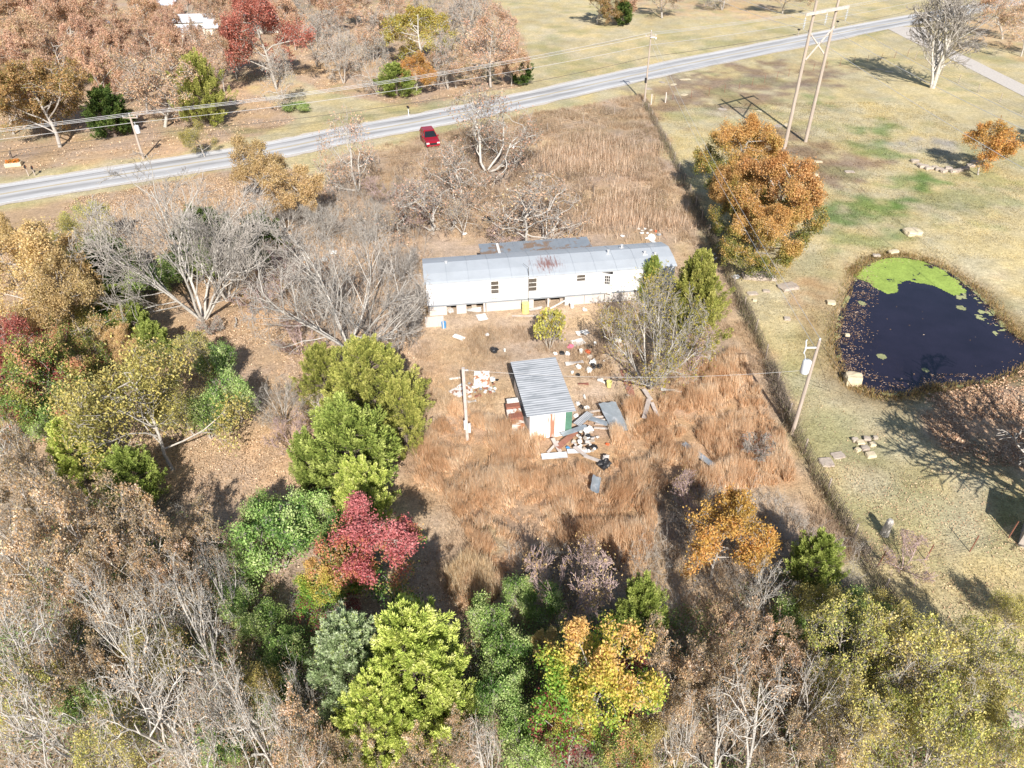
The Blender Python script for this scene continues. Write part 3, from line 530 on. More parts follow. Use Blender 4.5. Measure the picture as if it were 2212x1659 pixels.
# --- wood beyond the road, upper left
TB = [
 ('olivebrown', 'oak_tree', 130, 318, 120, 118, 'large olive-brown oak at the left edge above the road, near the orange planter'),
 ('olivebrown', 'oak_tree', 30, 290, 130, 80, 'olive-brown oak cut by the left edge beside the larger oak'),
 ('cedarolive', 'cedar_tree', 222, 185, 98, 30, 'small bright olive cedar standing up between russet oaks at upper left'),
 ('cedardark', 'cedar_tree', 250, 295, 190, 45, 'dark green cedar just left of the leftmost utility pole'),
 ('thinrusset', 'oak_tree', 357, 275, 90, 100, 'thin-leaved pale oak leaning right of the leftmost utility pole'),
 ('cedarolive', 'cedar_tree', 450, 272, 118, 56, 'big olive cedar with dark shadow beside it above the road'),
 ('redoak', 'oak_tree', 597, 192, -20, 88, 'dark red oak, the reddest tree in the wood beyond the road'),
 ('thinrusset', 'oak_tree', 515, 160, 50, 50, 'short bare-trunked oak just left of the dark red oak'),
 ('yellow', 'tree', 913, 150, 10, 78, 'bright yellow-green tree with pale forked trunk beyond the road'),
 ('cedargreen', 'cedar_tree', 858, 208, 138, 40, 'round bright green cedar under the yellow tree'),
 ('orangetree', 'tree', 900, 205, 108, 38, 'small orange-red tree right beside the round green cedar'),
 ('cedardark', 'cedar_tree', 1128, 182, 120, 26, 'low dark green cedar at the right end of the far thicket'),
 ('farbare', 'tree', 686, 145, 20, 50, 'grey leafless tree right of the dark red oak'),
 ('farbare', 'tree', 745, 155, 60, 45, 'grey leafless tree left of the yellow tree'),
 ('farbare', 'tree', 830, 130, 10, 60, 'grey leafless tree tucked behind the left side of the yellow tree'),
 ('thinrusset', 'oak_tree', 1060, 190, 20, 75, 'pale pinkish oak at the right end of the thicket beyond the road'),
 ('thinrusset', 'oak_tree', 985, 190, 90, 60, 'brown-leaved oak between the yellow tree and the thicket end'),
 ('russet', 'oak_tree', 1105, 185, 95, 42, 'low russet oak above the low dark cedar at the thicket end'),
 ('farbare', 'tree', 1020, 110, -20, 60, 'leafless tree behind the right of the thicket beyond the road'),
 ('farbare', 'tree', 650, 90, -30, 50, 'leafless tree at the top edge right of the dark red oak'),
 ('olivebrown', 'oak_tree', 1290, 52, -45, 55, 'brown oak at the top edge, alone on the far field'),
 ('cedardark', 'cedar_tree', 1345, 55, 0, 22, 'small dark green cedar at the foot of the lone far brown oak'),
 ('russet', 'oak_tree', 1345, 40, -60, 45, 'dull russet oak at the top edge beside the lone brown oak'),
 ('thinrusset', 'oak_tree', 1430, 40, -60, 55, 'bare oak with dark limbs at the top edge left of the far leaf-covered ground'),
 ('farbare', 'tree', 1560, 22, -70, 50, 'leafless tree at the top edge beyond the road, left of the tall H-shaped pole'),
 ('thinrusset', 'oak_tree', 1690, 30, -60, 60, 'dark thicket oak at the top edge behind the tall H-shaped pole'),
 ('tallbare', 'tree', 2013, 190, -60, 80, 'tall leafless tree with several pale trunks beside the driveway'),
 ('thinrusset', 'oak_tree', 2165, 85, -30, 60, 'brown oak at the top right corner beyond the driveway'),
 ('thinrusset', 'oak_tree', 2205, 122, -10, 60, 'brown oak at the right edge beyond the driveway'),
 ('farbare', 'tree', 2120, 50, -70, 60, 'leafless grey tree at the top right corner by the road'),
 ('orangetree', 'tree', 2112, 378, 262, 62, 'small orange tree with two leaning stems by the stone row'),
 ('orangetree', 'tree', 2300, 330, 220, 70, 'orange tree just outside the right edge'),
 # --- near side of the road
 ('gnarl', 'tree', 775, 415, 232, 72, 'gnarled oak with few brown leaves left of the red car'),
 ('gnarl', 'tree', 1052, 372, 185, 115, 'spreading gnarled tree overlapping the road right of the red car'),
 ('gnarl', 'tree', 985, 440, 300, 95, 'pale gnarled tree in front of the red car'),
 ('gnarl', 'tree', 935, 500, 370, 105, 'grey twisted tree left of the silvery dead oak'),
 ('gnarl', 'dead_oak_tree', 1138, 535, 372, 135, 'silvery twisted dead oak leaning over the rear of the trailer'),
 ('gnarl', 'tree', 1000, 505, 425, 45, 'small twisted tree left of the rear lean-to roof'),
 ('fan', 'tree', 440, 690, 330, 215, 'big leafless tree with fanned limbs left of the trailer, nearest the road'),
 ('fan', 'tree', 492, 650, 420, 115, 'leafless tree with darker stems just behind the big fanned tree'),
 ('fan', 'tree', 755, 755, 462, 215, 'big pale leafless tree fanning out beside the left end of the trailer'),
 ('bareforest', 'tree', 700, 690, 500, 90, 'thin leafless tree behind the pale fanned tree at the trailer'),
 ('fan', 'tree', 620, 500, 400, 65, 'leafless tree below the golden-brown oak at the road'),
 ('farbare', 'tree', 665, 640, 560, 60, 'slim grey leafless tree between the two big fanned trees'),
 ('fanleaf', 'tree', 1402, 838, 588, 118, 'fan-shaped half bare tree in front of the right end of the trailer'),
 ('cedarolive', 'cedar_tree', 1485, 745, 545, 78, 'olive-green bushy cedar behind the fan-shaped tree, by the fence'),
 ('cedargreen', 'cedar_tree', 1402, 655, 556, 26, 'slim green cedar at the trailer wall near its open door'),
 ('purplebare', 'tree', 1490, 800, 680, 60, 'twiggy half bare tree right of the fan-shaped tree'),
 ('smallbush', 'bush', 1186, 752, 672, 36, 'small yellow leafy bush between the trailer and the metal shed'),
 ('olivesparse', 'tree', 373, 1015, 760, 165, 'wide sparse yellow-leaved tree in the left woods with visible pale trunk'),
 ('gnarl', 'dead_tree', 700, 915, 850, 50, 'pale dead gnarled stump with limbs left of the olive cedars'),
 ('purplebare', 'tree', 1240, 1345, 1150, 105, 'low purplish bare tree at the bottom edge of the tall grass'),
 ('orangetree', 'tree', 1535, 1250, 1070, 98, 'rounded orange-gold tree at the lower right of the tall grass'),
 ('purplebare', 'tree', 1490, 1130, 1010, 60, 'faint brown leafless sapling left above the rounded orange-gold tree'),
 ('cedargreen', 'cedar_tree', 1742, 1270, 1160, 55, 'dark green cedar right of the rounded orange-gold tree, by the fence'),
 ('sprig', 'bush', 1630, 990, 940, 40, 'dark red low bush in the tall grass near the fence'),
 ('purplebare', 'bush', 1950, 1230, 1165, 65, 'low bare grey bush on the lawn below the stump'),
]
for k, nm, u, v, tv, rp, lab in TB: tb_(k, nm, u, v, tv, rp, lab, 'bush' if 'bush' in nm else 'tree')
TC = [
 ('goldoak', 'oak_tree', 560, 345, 62, 7.5, 'golden-brown oak whose top overlaps the road left of the red car'),
 ('goldoak', 'oak_tree', 630, 400, 68, 7, 'golden-brown oak just below and right of the one overlapping the road'),
 ('olivesparse', 'tree', 430, 292, 36, 4.5, 'small yellow-brown tree on the verge right of the leftmost pole'),
 ('cedarolive', 'cedar_tree', 1512, 625, 58, 4.5, 'olive cedar closest to the fence behind the fan-shaped tree'),
 ('cedardark', 'cedar_tree', 440, 500, 80, 5, 'dark cedar hidden among the limbs of the big fanned tree'),
 ('cedardark', 'cedar_tree', 560, 510, 55, 5, 'dark cedar between the fanned trees and the golden-brown oaks'),
 ('cedardark', 'cedar_tree', 240, 560, 60, 4.5, 'dark cedar in the shade at the left of the big fanned tree'),
 ('orangeoak', 'oak_tree', 1590, 320, 88, 9.5, 'olive and orange oak, the farther of the pair right of the fence'),
 ('orangeoak', 'oak_tree', 1678, 405, 105, 9.5, 'bright orange oak, the right one of the clump beside the fence'),
 ('orangeoak', 'oak_tree', 1640, 505, 92, 6.8, 'orange-brown oak, the nearest of the clump above the slabs'),
 ('orangeoak', 'oak_tree', 1610, 410, 70, 8, 'olive orange oak in the middle of the clump right of the fence'),
 ('tanoak', 'oak_tree', 80, 590, 138, 9, 'broad tan-gold oak at the left edge below the road'),
 ('tanoak', 'oak_tree', 150, 640, 100, 8, 'tan-gold oak right below the broad one at the left edge'),
 ('tanoak', 'oak_tree', 0, 530, 60, 7, 'brown oak at the left edge touching the road'),
 ('sparseyellow', 'tree', 185, 475, 55, 5, 'small yellow-leaved tree near the road at left'),
 ('redoak', 'oak_tree', 40, 740, 70, 6, 'reddish tree at the left edge among the tan oaks'),
 ('greenmix', 'tree', 60, 830, 105, 7, 'mottled green and red tree at the left edge'),
 ('greenmix', 'tree', 150, 760, 60, 5, 'small mottled tree with a reddish tip beside the leaning cedar'),
 ('cedargreen', 'cedar_tree', 255, 660, 45, 4, 'green cedar, upper one of the row below the broad tan oak'),
 ('cedargreen', 'cedar_tree', 290, 700, 42, 4, 'green cedar, middle one of the row below the broad tan oak'),
 ('cedargreen', 'cedar_tree', 330, 735, 42, 3.5, 'green cedar, lowest one of the row below the broad tan oak'),
 ('bush', 'shrub', 285, 612, 52, 3, 'bright green shrub under the limbs of the big fanned tree'),
 ('bush', 'shrub', 345, 600, 38, 2.5, 'bright green shrub at the foot of the big fanned tree'),
 ('bush', 'shrub', 500, 850, 48, 4, 'tall bright green shrub at the right edge of the left woods'),
 ('bush', 'shrub', 470, 780, 40, 3.5, 'green shrub just above the tall bright green one'),
 ('bush', 'shrub', 150, 870, 52, 3.5, 'dark green shrub in the shade above the bright cedar at left'),
 ('sparseyellow', 'tree', 420, 760, 60, 4.5, 'thin yellowish tree above the tall green shrub'),
 ('cedarbright', 'cedar_tree', 150, 960, 72, 5, 'bright yellow-green cedar in the left woods'),
 ('cedargreen', 'cedar_tree', 280, 1020, 60, 4, 'olive cedar below the wide sparse yellow-leaved tree'),
 ('bareforest', 'tree', 30, 970, 90, 7, 'grey leafless tree at the left edge beside the bright cedar'),
 ('tanoak', 'oak_tree', 265, 745, 45, 4, 'small tan oak beside the cedar row'),
 ('cedarolive', 'cedar_tree', 800, 810, 112, 6.5, 'large olive-green cedar, farthest of the cluster left of the shed'),
 ('cedarolive', 'cedar_tree', 695, 800, 58, 5, 'yellowish cedar, leftmost of the cluster left of the shed'),
 ('cedarolive', 'cedar_tree', 868, 880, 66, 5.5, 'olive cedar, rightmost of the cluster left of the shed'),
 ('cedargreen', 'cedar_tree', 750, 960, 108, 6.5, 'yellow-green cedar, nearest of the cluster left of the shed'),
 ('cedargreen', 'cedar_tree', 665, 990, 48, 4.5, 'small green cedar at the lower left of the cedar cluster'),
 ('cedarbright', 'cedar_tree', 780, 1050, 70, 5, 'light green cedar above the crimson maple'),
 ('bush', 'shrub', 590, 1160, 82, 4, 'wide bright green shrub left of the crimson maple'),
 ('bush', 'shrub', 655, 1110, 55, 3.5, 'bright green shrub between the wide shrub and the crimson maple'),
 ('bush', 'shrub', 560, 1110, 42, 3, 'bright green shrub at the top left of the wide shrub'),
 ('maple', 'maple_tree', 805, 1190, 135, 6.2, 'crimson maple with orange and green lower leaves'),
 ('gum', 'tree', 715, 1265, 70, 4.5, 'orange and green tree at the lower left of the crimson maple'),
 ('cedarbright', 'cedar_tree', 885, 1420, 150, 8, 'tall lime-green cedar in the lower middle'),
 ('cedarblue', 'cedar_tree', 750, 1420, 98, 7, 'bluish-green cedar left of the tall lime cedar'),
 ('cedarbright', 'cedar_tree', 810, 1540, 90, 6, 'lime-green cedar below the bluish one'),
 ('cedarbright', 'cedar_tree', 965, 1500, 60, 4.5, 'small lime-green cedar at the right foot of the tall one'),
 ('bush', 'shrub', 1045, 1345, 52, 3, 'round blue-green shrub right of the tall lime cedar'),
 ('bush', 'shrub', 1100, 1420, 60, 3, 'green shrub between the tall lime cedar and the bare purplish tree'),
 ('bush', 'shrub', 1090, 1510, 60, 3, 'green shrub in the gap right of the small lime cedar'),
 ('bush', 'shrub', 1140, 1590, 60, 3, 'green shrub by the white leafless sapling at the bottom'),
 ('bush', 'shrub', 1130, 1280, 40, 2.5, 'low green shrub at the bottom edge of the tall grass'),
 ('bush', 'shrub', 1180, 1300, 45, 2, 'low green shrub beside the trunk of the purplish tree'),
 ('goldoak', 'tree', 1180, 1405, 32, 3.5, 'small golden tree between the green shrubs and the yellow-orange gum'),
 ('gum', 'sweetgum_tree', 1300, 1475, 135, 8, 'yellow-orange sweetgum with green and red lower leaves'),
 ('gum', 'sweetgum_tree', 1235, 1560, 62, 5, 'smaller green and red sweetgum at the foot of the yellow one'),
 ('cedargreen', 'cedar_tree', 1385, 1320, 60, 5, 'green cedar tip right of the yellow-orange sweetgum'),
 ('pinkoak', 'tree', 1450, 1430, 85, 5.5, 'thin orange-brown tree right of the yellow-orange sweetgum'),
 ('pinkoak', 'tree', 1440, 1540, 80, 5, 'thin orange-brown tree above the white leafless tree, left of it'),
 ('pinkoak', 'oak_tree', 1620, 1385, 82, 6, 'pinkish-russet oak below the rounded orange-gold tree'),
 ('pinkoak', 'oak_tree', 1540, 1430, 70, 5, 'brown-pink oak left of the pinkish-russet one'),
 ('bareforest', 'tree', 1625, 1590, 150, 8.5, 'white leafless tree with a straight trunk at the bottom right'),
 ('bareforest', 'tree', 1500, 1600, 80, 6, 'leafless tree left of the white straight one'),
 ('bareforest', 'tree', 1050, 1620, 72, 6.5, 'white leafless sapling at the bottom middle'),
 ('bareforest', 'tree', 1680, 1275, 68, 5, 'leaning leafless tree right of the rounded orange-gold tree'),
 ('sparseyellow', 'tree', 1840, 1400, 110, 5.5, 'yellow-green tree at the lower end of the fence'),
 ('bareforest', 'tree', 2090, 1560, 95, 5, 'thin bare grey tree among the yellow-green trees at lower right'),
 ('bareforest', 'tree', 1930, 1500, 90, 5, 'leafless grey tree in the middle of the lower right yellow-green trees'),
 ('sparseyellow', 'tree', 1990, 1450, 125, 6, 'yellow-green tree right of the fence end'),
 ('sparseyellow', 'tree', 2130, 1420, 105, 5, 'yellow-green tree near the right edge above the rocks'),
 ('sparseyellow', 'tree', 1870, 1560, 110, 5.5, 'yellow-green tree right of the white straight leafless one'),
 ('sparseyellow', 'tree', 2010, 1600, 115, 5.5, 'yellow-green tree at the bottom right'),
 ('sparseyellow', 'tree', 2170, 1630, 90, 4.5, 'yellow-green tree in the bottom right corner'),
 ('olivesparse', 'tree', 1780, 1320, 60, 4, 'olive thin tree below the dark green cedar at the fence'),
 ('bush', 'shrub', 1860, 1330, 55, 2.5, 'dark green shrub where the fence ends'),
 ('pinkoak', 'oak_tree', 60, 1110, 120, 7, 'pale pinkish oak at the left edge of the lower woods'),
 ('pinkoak', 'oak_tree', 200, 1110, 110, 7, 'pale pinkish oak below the bright cedar in the left woods'),
 ('pinkoak', 'oak_tree', 300, 1190, 90, 6.5, 'pinkish-orange oak at the inner edge of the lower left woods'),
 ('pinkoak', 'oak_tree', 110, 1230, 120, 7, 'pinkish oak, next row down at the left edge'),
 ('pinkoak', 'oak_tree', 440, 1140, 60, 4, 'thin brown tree in the shade left of the green shrubs'),
 ('bareforest', 'tree', 80, 1350, 130, 8, 'leafless tree below the pinkish oaks at the left edge'),
 ('bareforest', 'tree', 230, 1400, 130, 8, 'leafless tree with long pale limbs in the lower left woods'),
 ('bareforest', 'tree', 400, 1320, 120, 8, 'leafless tree whose limbs reach toward the green shrubs'),
 ('bareforest', 'tree', 340, 1480, 150, 8.5, 'big leafless tree in the middle of the lower left woods'),
 ('bareforest', 'tree', 520, 1450, 140, 8, 'big leafless tree reaching toward the bluish cedar'),
 ('bareforest', 'tree', 560, 1580, 120, 7.5, 'leafless tree at the bottom left of the lime cedars'),
 ('bareforest', 'tree', 130, 1560, 140, 8, 'leafless tree in the bottom left corner'),
 ('bareforest', 'tree', 380, 1640, 110, 7, 'leafless tree at the bottom edge of the left woods'),
 ('sparseyellow', 'tree', 40, 1480, 80, 5, 'thin yellow-leaved tree at the bottom left edge'),
 ('sparseyellow', 'tree', 240, 1600, 90, 4.5, 'thin yellow-leaved undergrowth tree at the bottom left'),
 ('pinkoak', 'oak_tree', 660, 1590, 82, 6, 'orange-brown oak at the bottom left of the lime cedars'),
 ('pinkoak', 'oak_tree', 760, 1650, 70, 5, 'orange-brown oak at the bottom edge below the lime cedars'),
 ('pinkoak', 'oak_tree', 900, 1650, 70, 4.5, 'orange-brown small oak at the bottom edge, right of the other two'),
 ('greenmix', 'tree', 1340, 1620, 70, 4.5, 'green and red undergrowth tree at the bottom below the sweetgum'),
 ('bush', 'shrub', 620, 1400, 45, 2.5, 'green undergrowth shrub left of the bluish cedar'),
 ('bush', 'shrub', 520, 1290, 50, 2, 'green undergrowth shrub below the wide bright shrub'),
 ('bush', 'shrub', 480, 1590, 55, 2, 'green undergrowth shrub at the bottom left among leafless trees'),
 ('sprig', 'bush', 450, 700, 30, 1.5, 'small dark red bush at the foot of the big fanned tree'),
 ('bush', 'shrub', 646, 228, 32, 1.2, 'low dark green shrub on the verge beyond the road'),
]
for k, nm, u, v, rp, H, lab in TC: tc_(k, nm, u, v, rp, H, lab, 'shrub' if 'shrub' in nm else 'bush' if nm == 'bush' else 'tree')
EX = [('bush', 60, 700, 50, 3), ('greenmix', 110, 800, 70, 6), ('greenmix', 20, 900, 60, 5), ('bush', 200, 700, 45, 3), ('olivesparse', 130, 690, 60, 5), ('bush', 100, 900, 50, 3.5), ('olivesparse', 390, 860, 70, 5), ('bush', 440, 900, 45, 3), ('bush', 200, 540, 45, 3), ('bush', 420, 560, 60, 3.5), ('olivesparse', 150, 520, 60, 5), ('bush', 730, 1160, 45, 3), ('bush', 1200, 1480, 45, 3.5), ('bush', 1400, 1360, 40, 3), ('olivesparse', 1900, 1310, 60, 3), ('olivesparse', 2180, 1330, 60, 2.5), ('pinkoak', 30, 1010, 80, 6), ('pinkoak', 250, 1260, 80, 6), ('pinkoak', 380, 1230, 70, 5), ('bareforest', 30, 1200, 90, 6.5), ('bareforest', 170, 1300, 90, 7), ('pinkoak', 150, 1430, 80, 5), ('olivesparse', 330, 1400, 70, 4), ('bareforest', 620, 1480, 80, 6), ('bareforest', 480, 1520, 100, 7), ('bareforest', 300, 1300, 90, 6.5), ('bareforest', 60, 1450, 110, 7), ('bush', 560, 1350, 50, 2.2), ('bush', 600, 1500, 50, 2.2), ('bush', 180, 1500, 50, 2), ('olivesparse', 560, 1500, 60, 3.5), ('bareforest', 460, 1240, 80, 6), ('bareforest', 680, 1640, 80, 6), ('olivesparse', 1400, 1620, 70, 4), ('bush', 1330, 1400, 40, 3), ('pinkoak', 1560, 1500, 70, 4.5), ('bareforest', 1740, 1500, 90, 6), ('pinkoak', 1720, 1420, 70, 4.5), ('pinkoak', 1760, 1620, 80, 4.5), ('bush', 1700, 1330, 50, 2.5), ('olivesparse', 1950, 1350, 70, 3.5), ('olivesparse', 2080, 1500, 80, 4), ('pinkoak', 1000, 1590, 60, 3.5)]
ADJ = {'greenmix': 'mottled green and orange tree', 'pinkoak': 'brown thin-leaved tree', 'bareforest': 'thin leafless tree', 'olivesparse': 'thin olive-yellow tree', 'bush': 'low green undergrowth shrub'}
for k, u, v, rp, H in EX: tc_(k, 'shrub' if k == 'bush' else 'tree', u, v, rp, H, ADJ[k]+' filling the gaps of the crowded near and left woods', 'shrub' if k == 'bush' else 'tree', ADJ[k]+'s of the near woods')
for u, v, rp, H in [(600, 560, 70, 4), (560, 620, 60, 3.5), (690, 470, 60, 4), (800, 470, 60, 4), (860, 560, 60, 3.5), (880, 640, 50, 3), (640, 720, 60, 3), (600, 860, 60, 3.5), (620, 920, 50, 3.5), (880, 690, 50, 2.5), (900, 450, 50, 3.5), (1090, 500, 45, 3), (820, 400, 50, 3)]:
    tc_('purplebare' if rt.rand() < .6 else 'fan', 'sapling', u, v, rp, H, 'thin leafless sapling in the twiggy thicket left of the trailer', 'tree', 'leafless saplings left of the trailer')
# the body of the wood: oaks nothing tells apart
for (u, v, rp) in [(20,30,60),(75,70,60),(130,30,58),(40,120,65),(110,120,62),(170,90,55),(185,30,55),(240,60,58),(250,120,55),(300,30,50),(320,95,55),(380,120,50),(370,60,42),(410,100,40),(500,90,40),(470,120,42),(520,20,48),(460,5,45),(400,-10,45),(280,-10,55),(120,-15,55),(20,-15,60),(200,150,50),(90,190,60),(300,150,50),(640,30,50),(700,10,48),(770,-5,48),(180,0,50),(60,20,55)]:
    k = 'russet' if rt.rand() < .8 else 'thinrusset'
    tc_(k, 'oak_tree', u+rt.randn()*6, v+rt.randn()*4, rp, 10, 'russet or pinkish-brown oak among many in the wood above the road', 'tree', WOOD)
for (u, v, rp) in [(715,60,45),(735,100,42),(790,60,48),(800,120,42),(850,0,48),(930,0,50),(980,40,48),(1060,50,45),(1010,-10,50),(720,-20,45),(960,110,42),(600,150,38)]:
    k = 'farbare' if rt.rand() < .7 else 'thinrusset'
    tc_(k, 'tree', u+rt.randn()*5, v, rp, 9.5, 'grey nearly leafless tree in the thin wood around the yellow tree', 'tree', 'leafless trees around the yellow tree')
# a wide tree just outside the right edge, whose branched shadow lies by the pond
p = G(2400, 1190); put('tallbare', 'tree', p[0], p[1], 6.5, 11.5, 1.0, 'leafless tree just outside the right edge casting branch shadows by the pond', 'tree')

# ------------------------------------------------------------ GRASS, LITTER (stuff)
rg = np.random.RandomState(9)
# tall orange bluestem in tufts
Z_HEAP = [z5(*q) for q in [(1090, 1180), (1340, 1180), (1500, 900), (1850, 880), (1900, 1230), (1740, 1260), (1750, 1600), (1450, 1590), (1000, 1530), (980, 1440)]]
Z_HEAP2 = [z5(*q) for q in [(880, 1060), (1330, 1010), (1330, 1240), (890, 1300)]]; Z_PLK = [z5(*q) for q in [(2040, 780), (2220, 780), (2230, 1100), (2040, 1120)]]
Z_STRIP = [(1468, 940), (1500, 935), (1555, 1015), (1530, 1030)]
pt, u, v = scatter(rg, 130000, (-8, 32, 20, 46), [Z_TALL], [Z_HEAP, Z_HEAP2, Z_PLK, Z_STRIP, [z5(*q) for q in [(640, 700), (850, 700), (850, 1080), (700, 1080)]]], dens=lambda x, y, u, v: np.clip((vn(x, y, .55, 77)-.25)*2, .1, 1)*np.clip((fbm(x, y, 1.7, 71)-.33)*5, .1, 1))
pt = pt[:15500]
k = np.repeat(np.arange(len(pt)), 18); n = len(k); tuft_h = .30+1.0*np.clip((fbm(pt[:, 0], pt[:, 1], 1.7, 71)-.36)*3.2, 0, 1)
P = np.zeros((n, 3)); P[:, :2] = pt[k]+rg.randn(n, 2)*.07
hh = tuft_h[k]*(.45+.6*rg.rand(n))
tn = np.clip(.16+.6*fbm(pt[:, 0], pt[:, 1], 1.1, 91)[k]+.5*(rg.rand(n)-.15)*.9, 0, .999)
cols = pick(rg, [(.24, .14, .08), (.48, .29, .16), (.68, .44, .26), (.80, .56, .35), (.86, .66, .46), (.92, .79, .62)], tn)
wa = fbm(pt[:, 0], pt[:, 1], 4, 95)[k]*7; 
def blades2(P, h, wd, lx, ly, cols, name):
    n = len(P); a = rg.rand(n)*6.28; s_ = np.stack([np.cos(a), np.sin(a), a*0], 1)*(wd*.5)[:, None]; L = nrm(np.stack([lx, ly, np.ones(n)], 1)); top = P+L*h[:, None]
    V = np.stack([P-s_, P+s_, top], 1).reshape(-1, 3); i = np.arange(n)[:, None]*3; return fastmesh(name, V, np.concatenate([i, i+1, i+2], 1), 3, MT['grass'], cols)
link('tall_grass', blades2(P, hh, np.full(n, .034), np.cos(wa)*.22+rg.randn(n)*.16, np.sin(wa)*.22+rg.randn(n)*.16, cols, 'tall_grass'), kind='stuff', label='tall rust-orange dry grass in front of and around the shed', cat='grass')
# straw and brown weeds over the rest of the lot
pt, u, v = scatter(rg, 210000, (-26, 32, 20, 118), [Z_LOT, Z_YARD, Z_WEED], [Z_TALL, [(930, 520), (1465, 500), (1465, 640), (1400, 690), (925, 715)], [(1100, 770), (1230, 760), (1260, 930), (1140, 945)]],
                   dens=lambda x, y, u, v: np.clip((fbm(x, y, 2.2, 101)-.36)*4.5, .06, 1)*np.where(v > 700, .9, .55))
k = np.repeat(np.arange(len(pt)), 6); n = len(k); P = np.zeros((n, 3)); P[:, :2] = pt[k]+rg.randn(n, 2)*.11; far = np.clip((P[:, 1]-55)/50, 0, 1)
hz = fbm(pt[:, 0], pt[:, 1], 2.2, 101)[k]; hh = (.10+.75*hz**2*1.3+.22*far*hz)*(.4+.8*rg.rand(n))
tn = np.clip(.17+.6*fbm(pt[:, 0], pt[:, 1], 1.6, 121)[k]+.5*(rg.rand(n)-.1), 0, .999)
cols = .65*pick(rg, [(.16, .11, .07), (.31, .215, .14), (.47, .34, .22), (.58, .43, .29), (.66, .51, .36), (.76, .64, .48)], tn)+.35*soil(P)*(.7+.7*rg.rand(n, 1))
link('dry_weeds', blades(rg, P, hh, .028+.035*far, 1.0, cols, 'dry_weeds'), kind='stuff', label='brown and straw-coloured weeds covering the yard and field', cat='weeds')
# dark brown bushy weeds near the road fence
pt, u, v = scatter(rg, 60000, (-10, 32, 70, 118), [Z_WEED], dens=lambda x, y, u, v: np.clip((fbm(x, y, 4, 141)-.47)*6, 0, 1)); pt = pt[:4500]
k = np.repeat(np.arange(len(pt)), 7); n = len(k); P = np.zeros((n, 3)); P[:, :2] = pt[k]+rg.randn(n, 2)*.25; P[:, 2] = rg.rand(n)*.7
link('brown_brush', leafquads(rg, P, np.full(n, .16), pick(rg, [(.22, .16, .11), (.34, .25, .17), (.46, .35, .25), (.30, .25, .14)], rg.rand(n)), 'brown_brush', MT['grass'], aspect=.3), kind='stuff', label='dull brown bushy weeds in the field near the road', cat='brush')
# taller pale stalks in the field behind the trailer
cen = [(G(u, v)[:2]) for u, v in [(1180, 340), (1210, 330), (1160, 350), (1250, 335), (1280, 320), (1310, 340), (1330, 310), (1340, 345), (1240, 360), (1290, 365), (1330, 455), (1310, 470), (1345, 440), (1380, 430), (1410, 470), (1450, 480), (1360, 480), (1300, 480), (1200, 365), (1400, 330), (1350, 370), (1270, 300)]]
NS = 7000; c = np.array(cen)[rg.randint(0, len(cen), NS)]+rg.randn(NS, 2)*[1.6, 1.9]*(.3+rg.rand(NS, 1)); P = np.concatenate([c, np.zeros((NS, 1))], 1)
cols = pick(rg, [(.60, .42, .28), (.76, .57, .41), (.84, .68, .52)], rg.rand(NS))
link('straw_stalks', blades(rg, P, .5+.8*rg.rand(NS), np.full(NS, .06), .25, cols, 'straw_stalks'), kind='stuff', label='pale upright straw stalks in the field behind the trailer', cat='grass')
# pale tall grass wedge at the lower left of the field, and brush clumps by the pond
Z_W = [(985, 1300), (960, 1240), (1010, 1200), (1060, 1220), (1085, 1290), (1030, 1315)]
pt, u, v = scatter(rg, 90000, (-6, 4, 18, 30), [Z_W]); pt = pt[:3200]; P = np.concatenate([pt, np.zeros((len(pt), 1))], 1)
link('straw_grass', blades(rg, P, .6+.5*rg.rand(len(P)), np.full(len(P), .03), .3, pick(rg, [(.66, .48, .28), (.82, .64, .42), (.90, .76, .54)], rg.rand(len(P))), 'straw_grass'), kind='stuff', label='patch of pale straw grass beside the crimson maple shadow', cat='grass')
# lawn tufts on the right
Z_LAWN = [(1395, 205), (2400, -40), (2400, 1600), (2000, 1420), (1860, 1200), (1762, 1030), (1695, 890), (1600, 655), (1535, 520), (1470, 380)]
pt, u, v = scatter(rg, 260000, (12, 62, 16, 110), [Z_LAWN], [POND, [(1800, 560), (2212, 560), (2212, 840), (1800, 840)]], dens=lambda x, y, u, v: np.clip((fbm(x, y, 2.5, 131)-.25)*2.5, .05, 1))
pt = pt[sdist is not None]; pt = pt.reshape(-1, 2); n = len(pt); P = np.concatenate([pt, np.zeros((n, 1))], 1)
gr = fbm(pt[:, 0], pt[:, 1], 4.5, 55); tn = np.clip(.25+.6*(gr-.5)*-2+.6*rg.rand(n), 0, .999)
cols = soil(P)*(.6+1.0*rg.rand(n, 1))*(1+(rg.rand(n, 1)-.5)*np.array([.15, .05, -.2]))
link('lawn_grass', blades(rg, P, .05+.10*rg.rand(n), .03+P[:, 1]*.0006, 1.2, cols, 'lawn_grass'), kind='stuff', label='short dry lawn grass right of the fence', cat='grass')
# reeds round the pond
d = np.random.RandomState(4); q = np.repeat(pond, 90, axis=0); q = q+d.randn(len(q), 2)*(.2+.9*fbm(q[:, 0], q[:, 1], 3, 5))[:, None]; n = len(q); oc = inpoly(q[:, 0], q[:, 1], pond) & (polydist(q[:, 0], q[:, 1], pond) > .4); q = q[~oc]; n = len(q)
P = np.concatenate([q, np.full((n, 1), -.22)], 1)
link('pond_edge_grass', blades(d, P, .15+.3*d.rand(n), np.full(n, .05), .8, pick(d, [(.26, .17, .07), (.42, .27, .12), (.50, .35, .16), (.30, .26, .09)], d.rand(n)), 'pond_edge_grass'), kind='stuff', label='rusty brown sedge fringe around the pond', cat='grass')
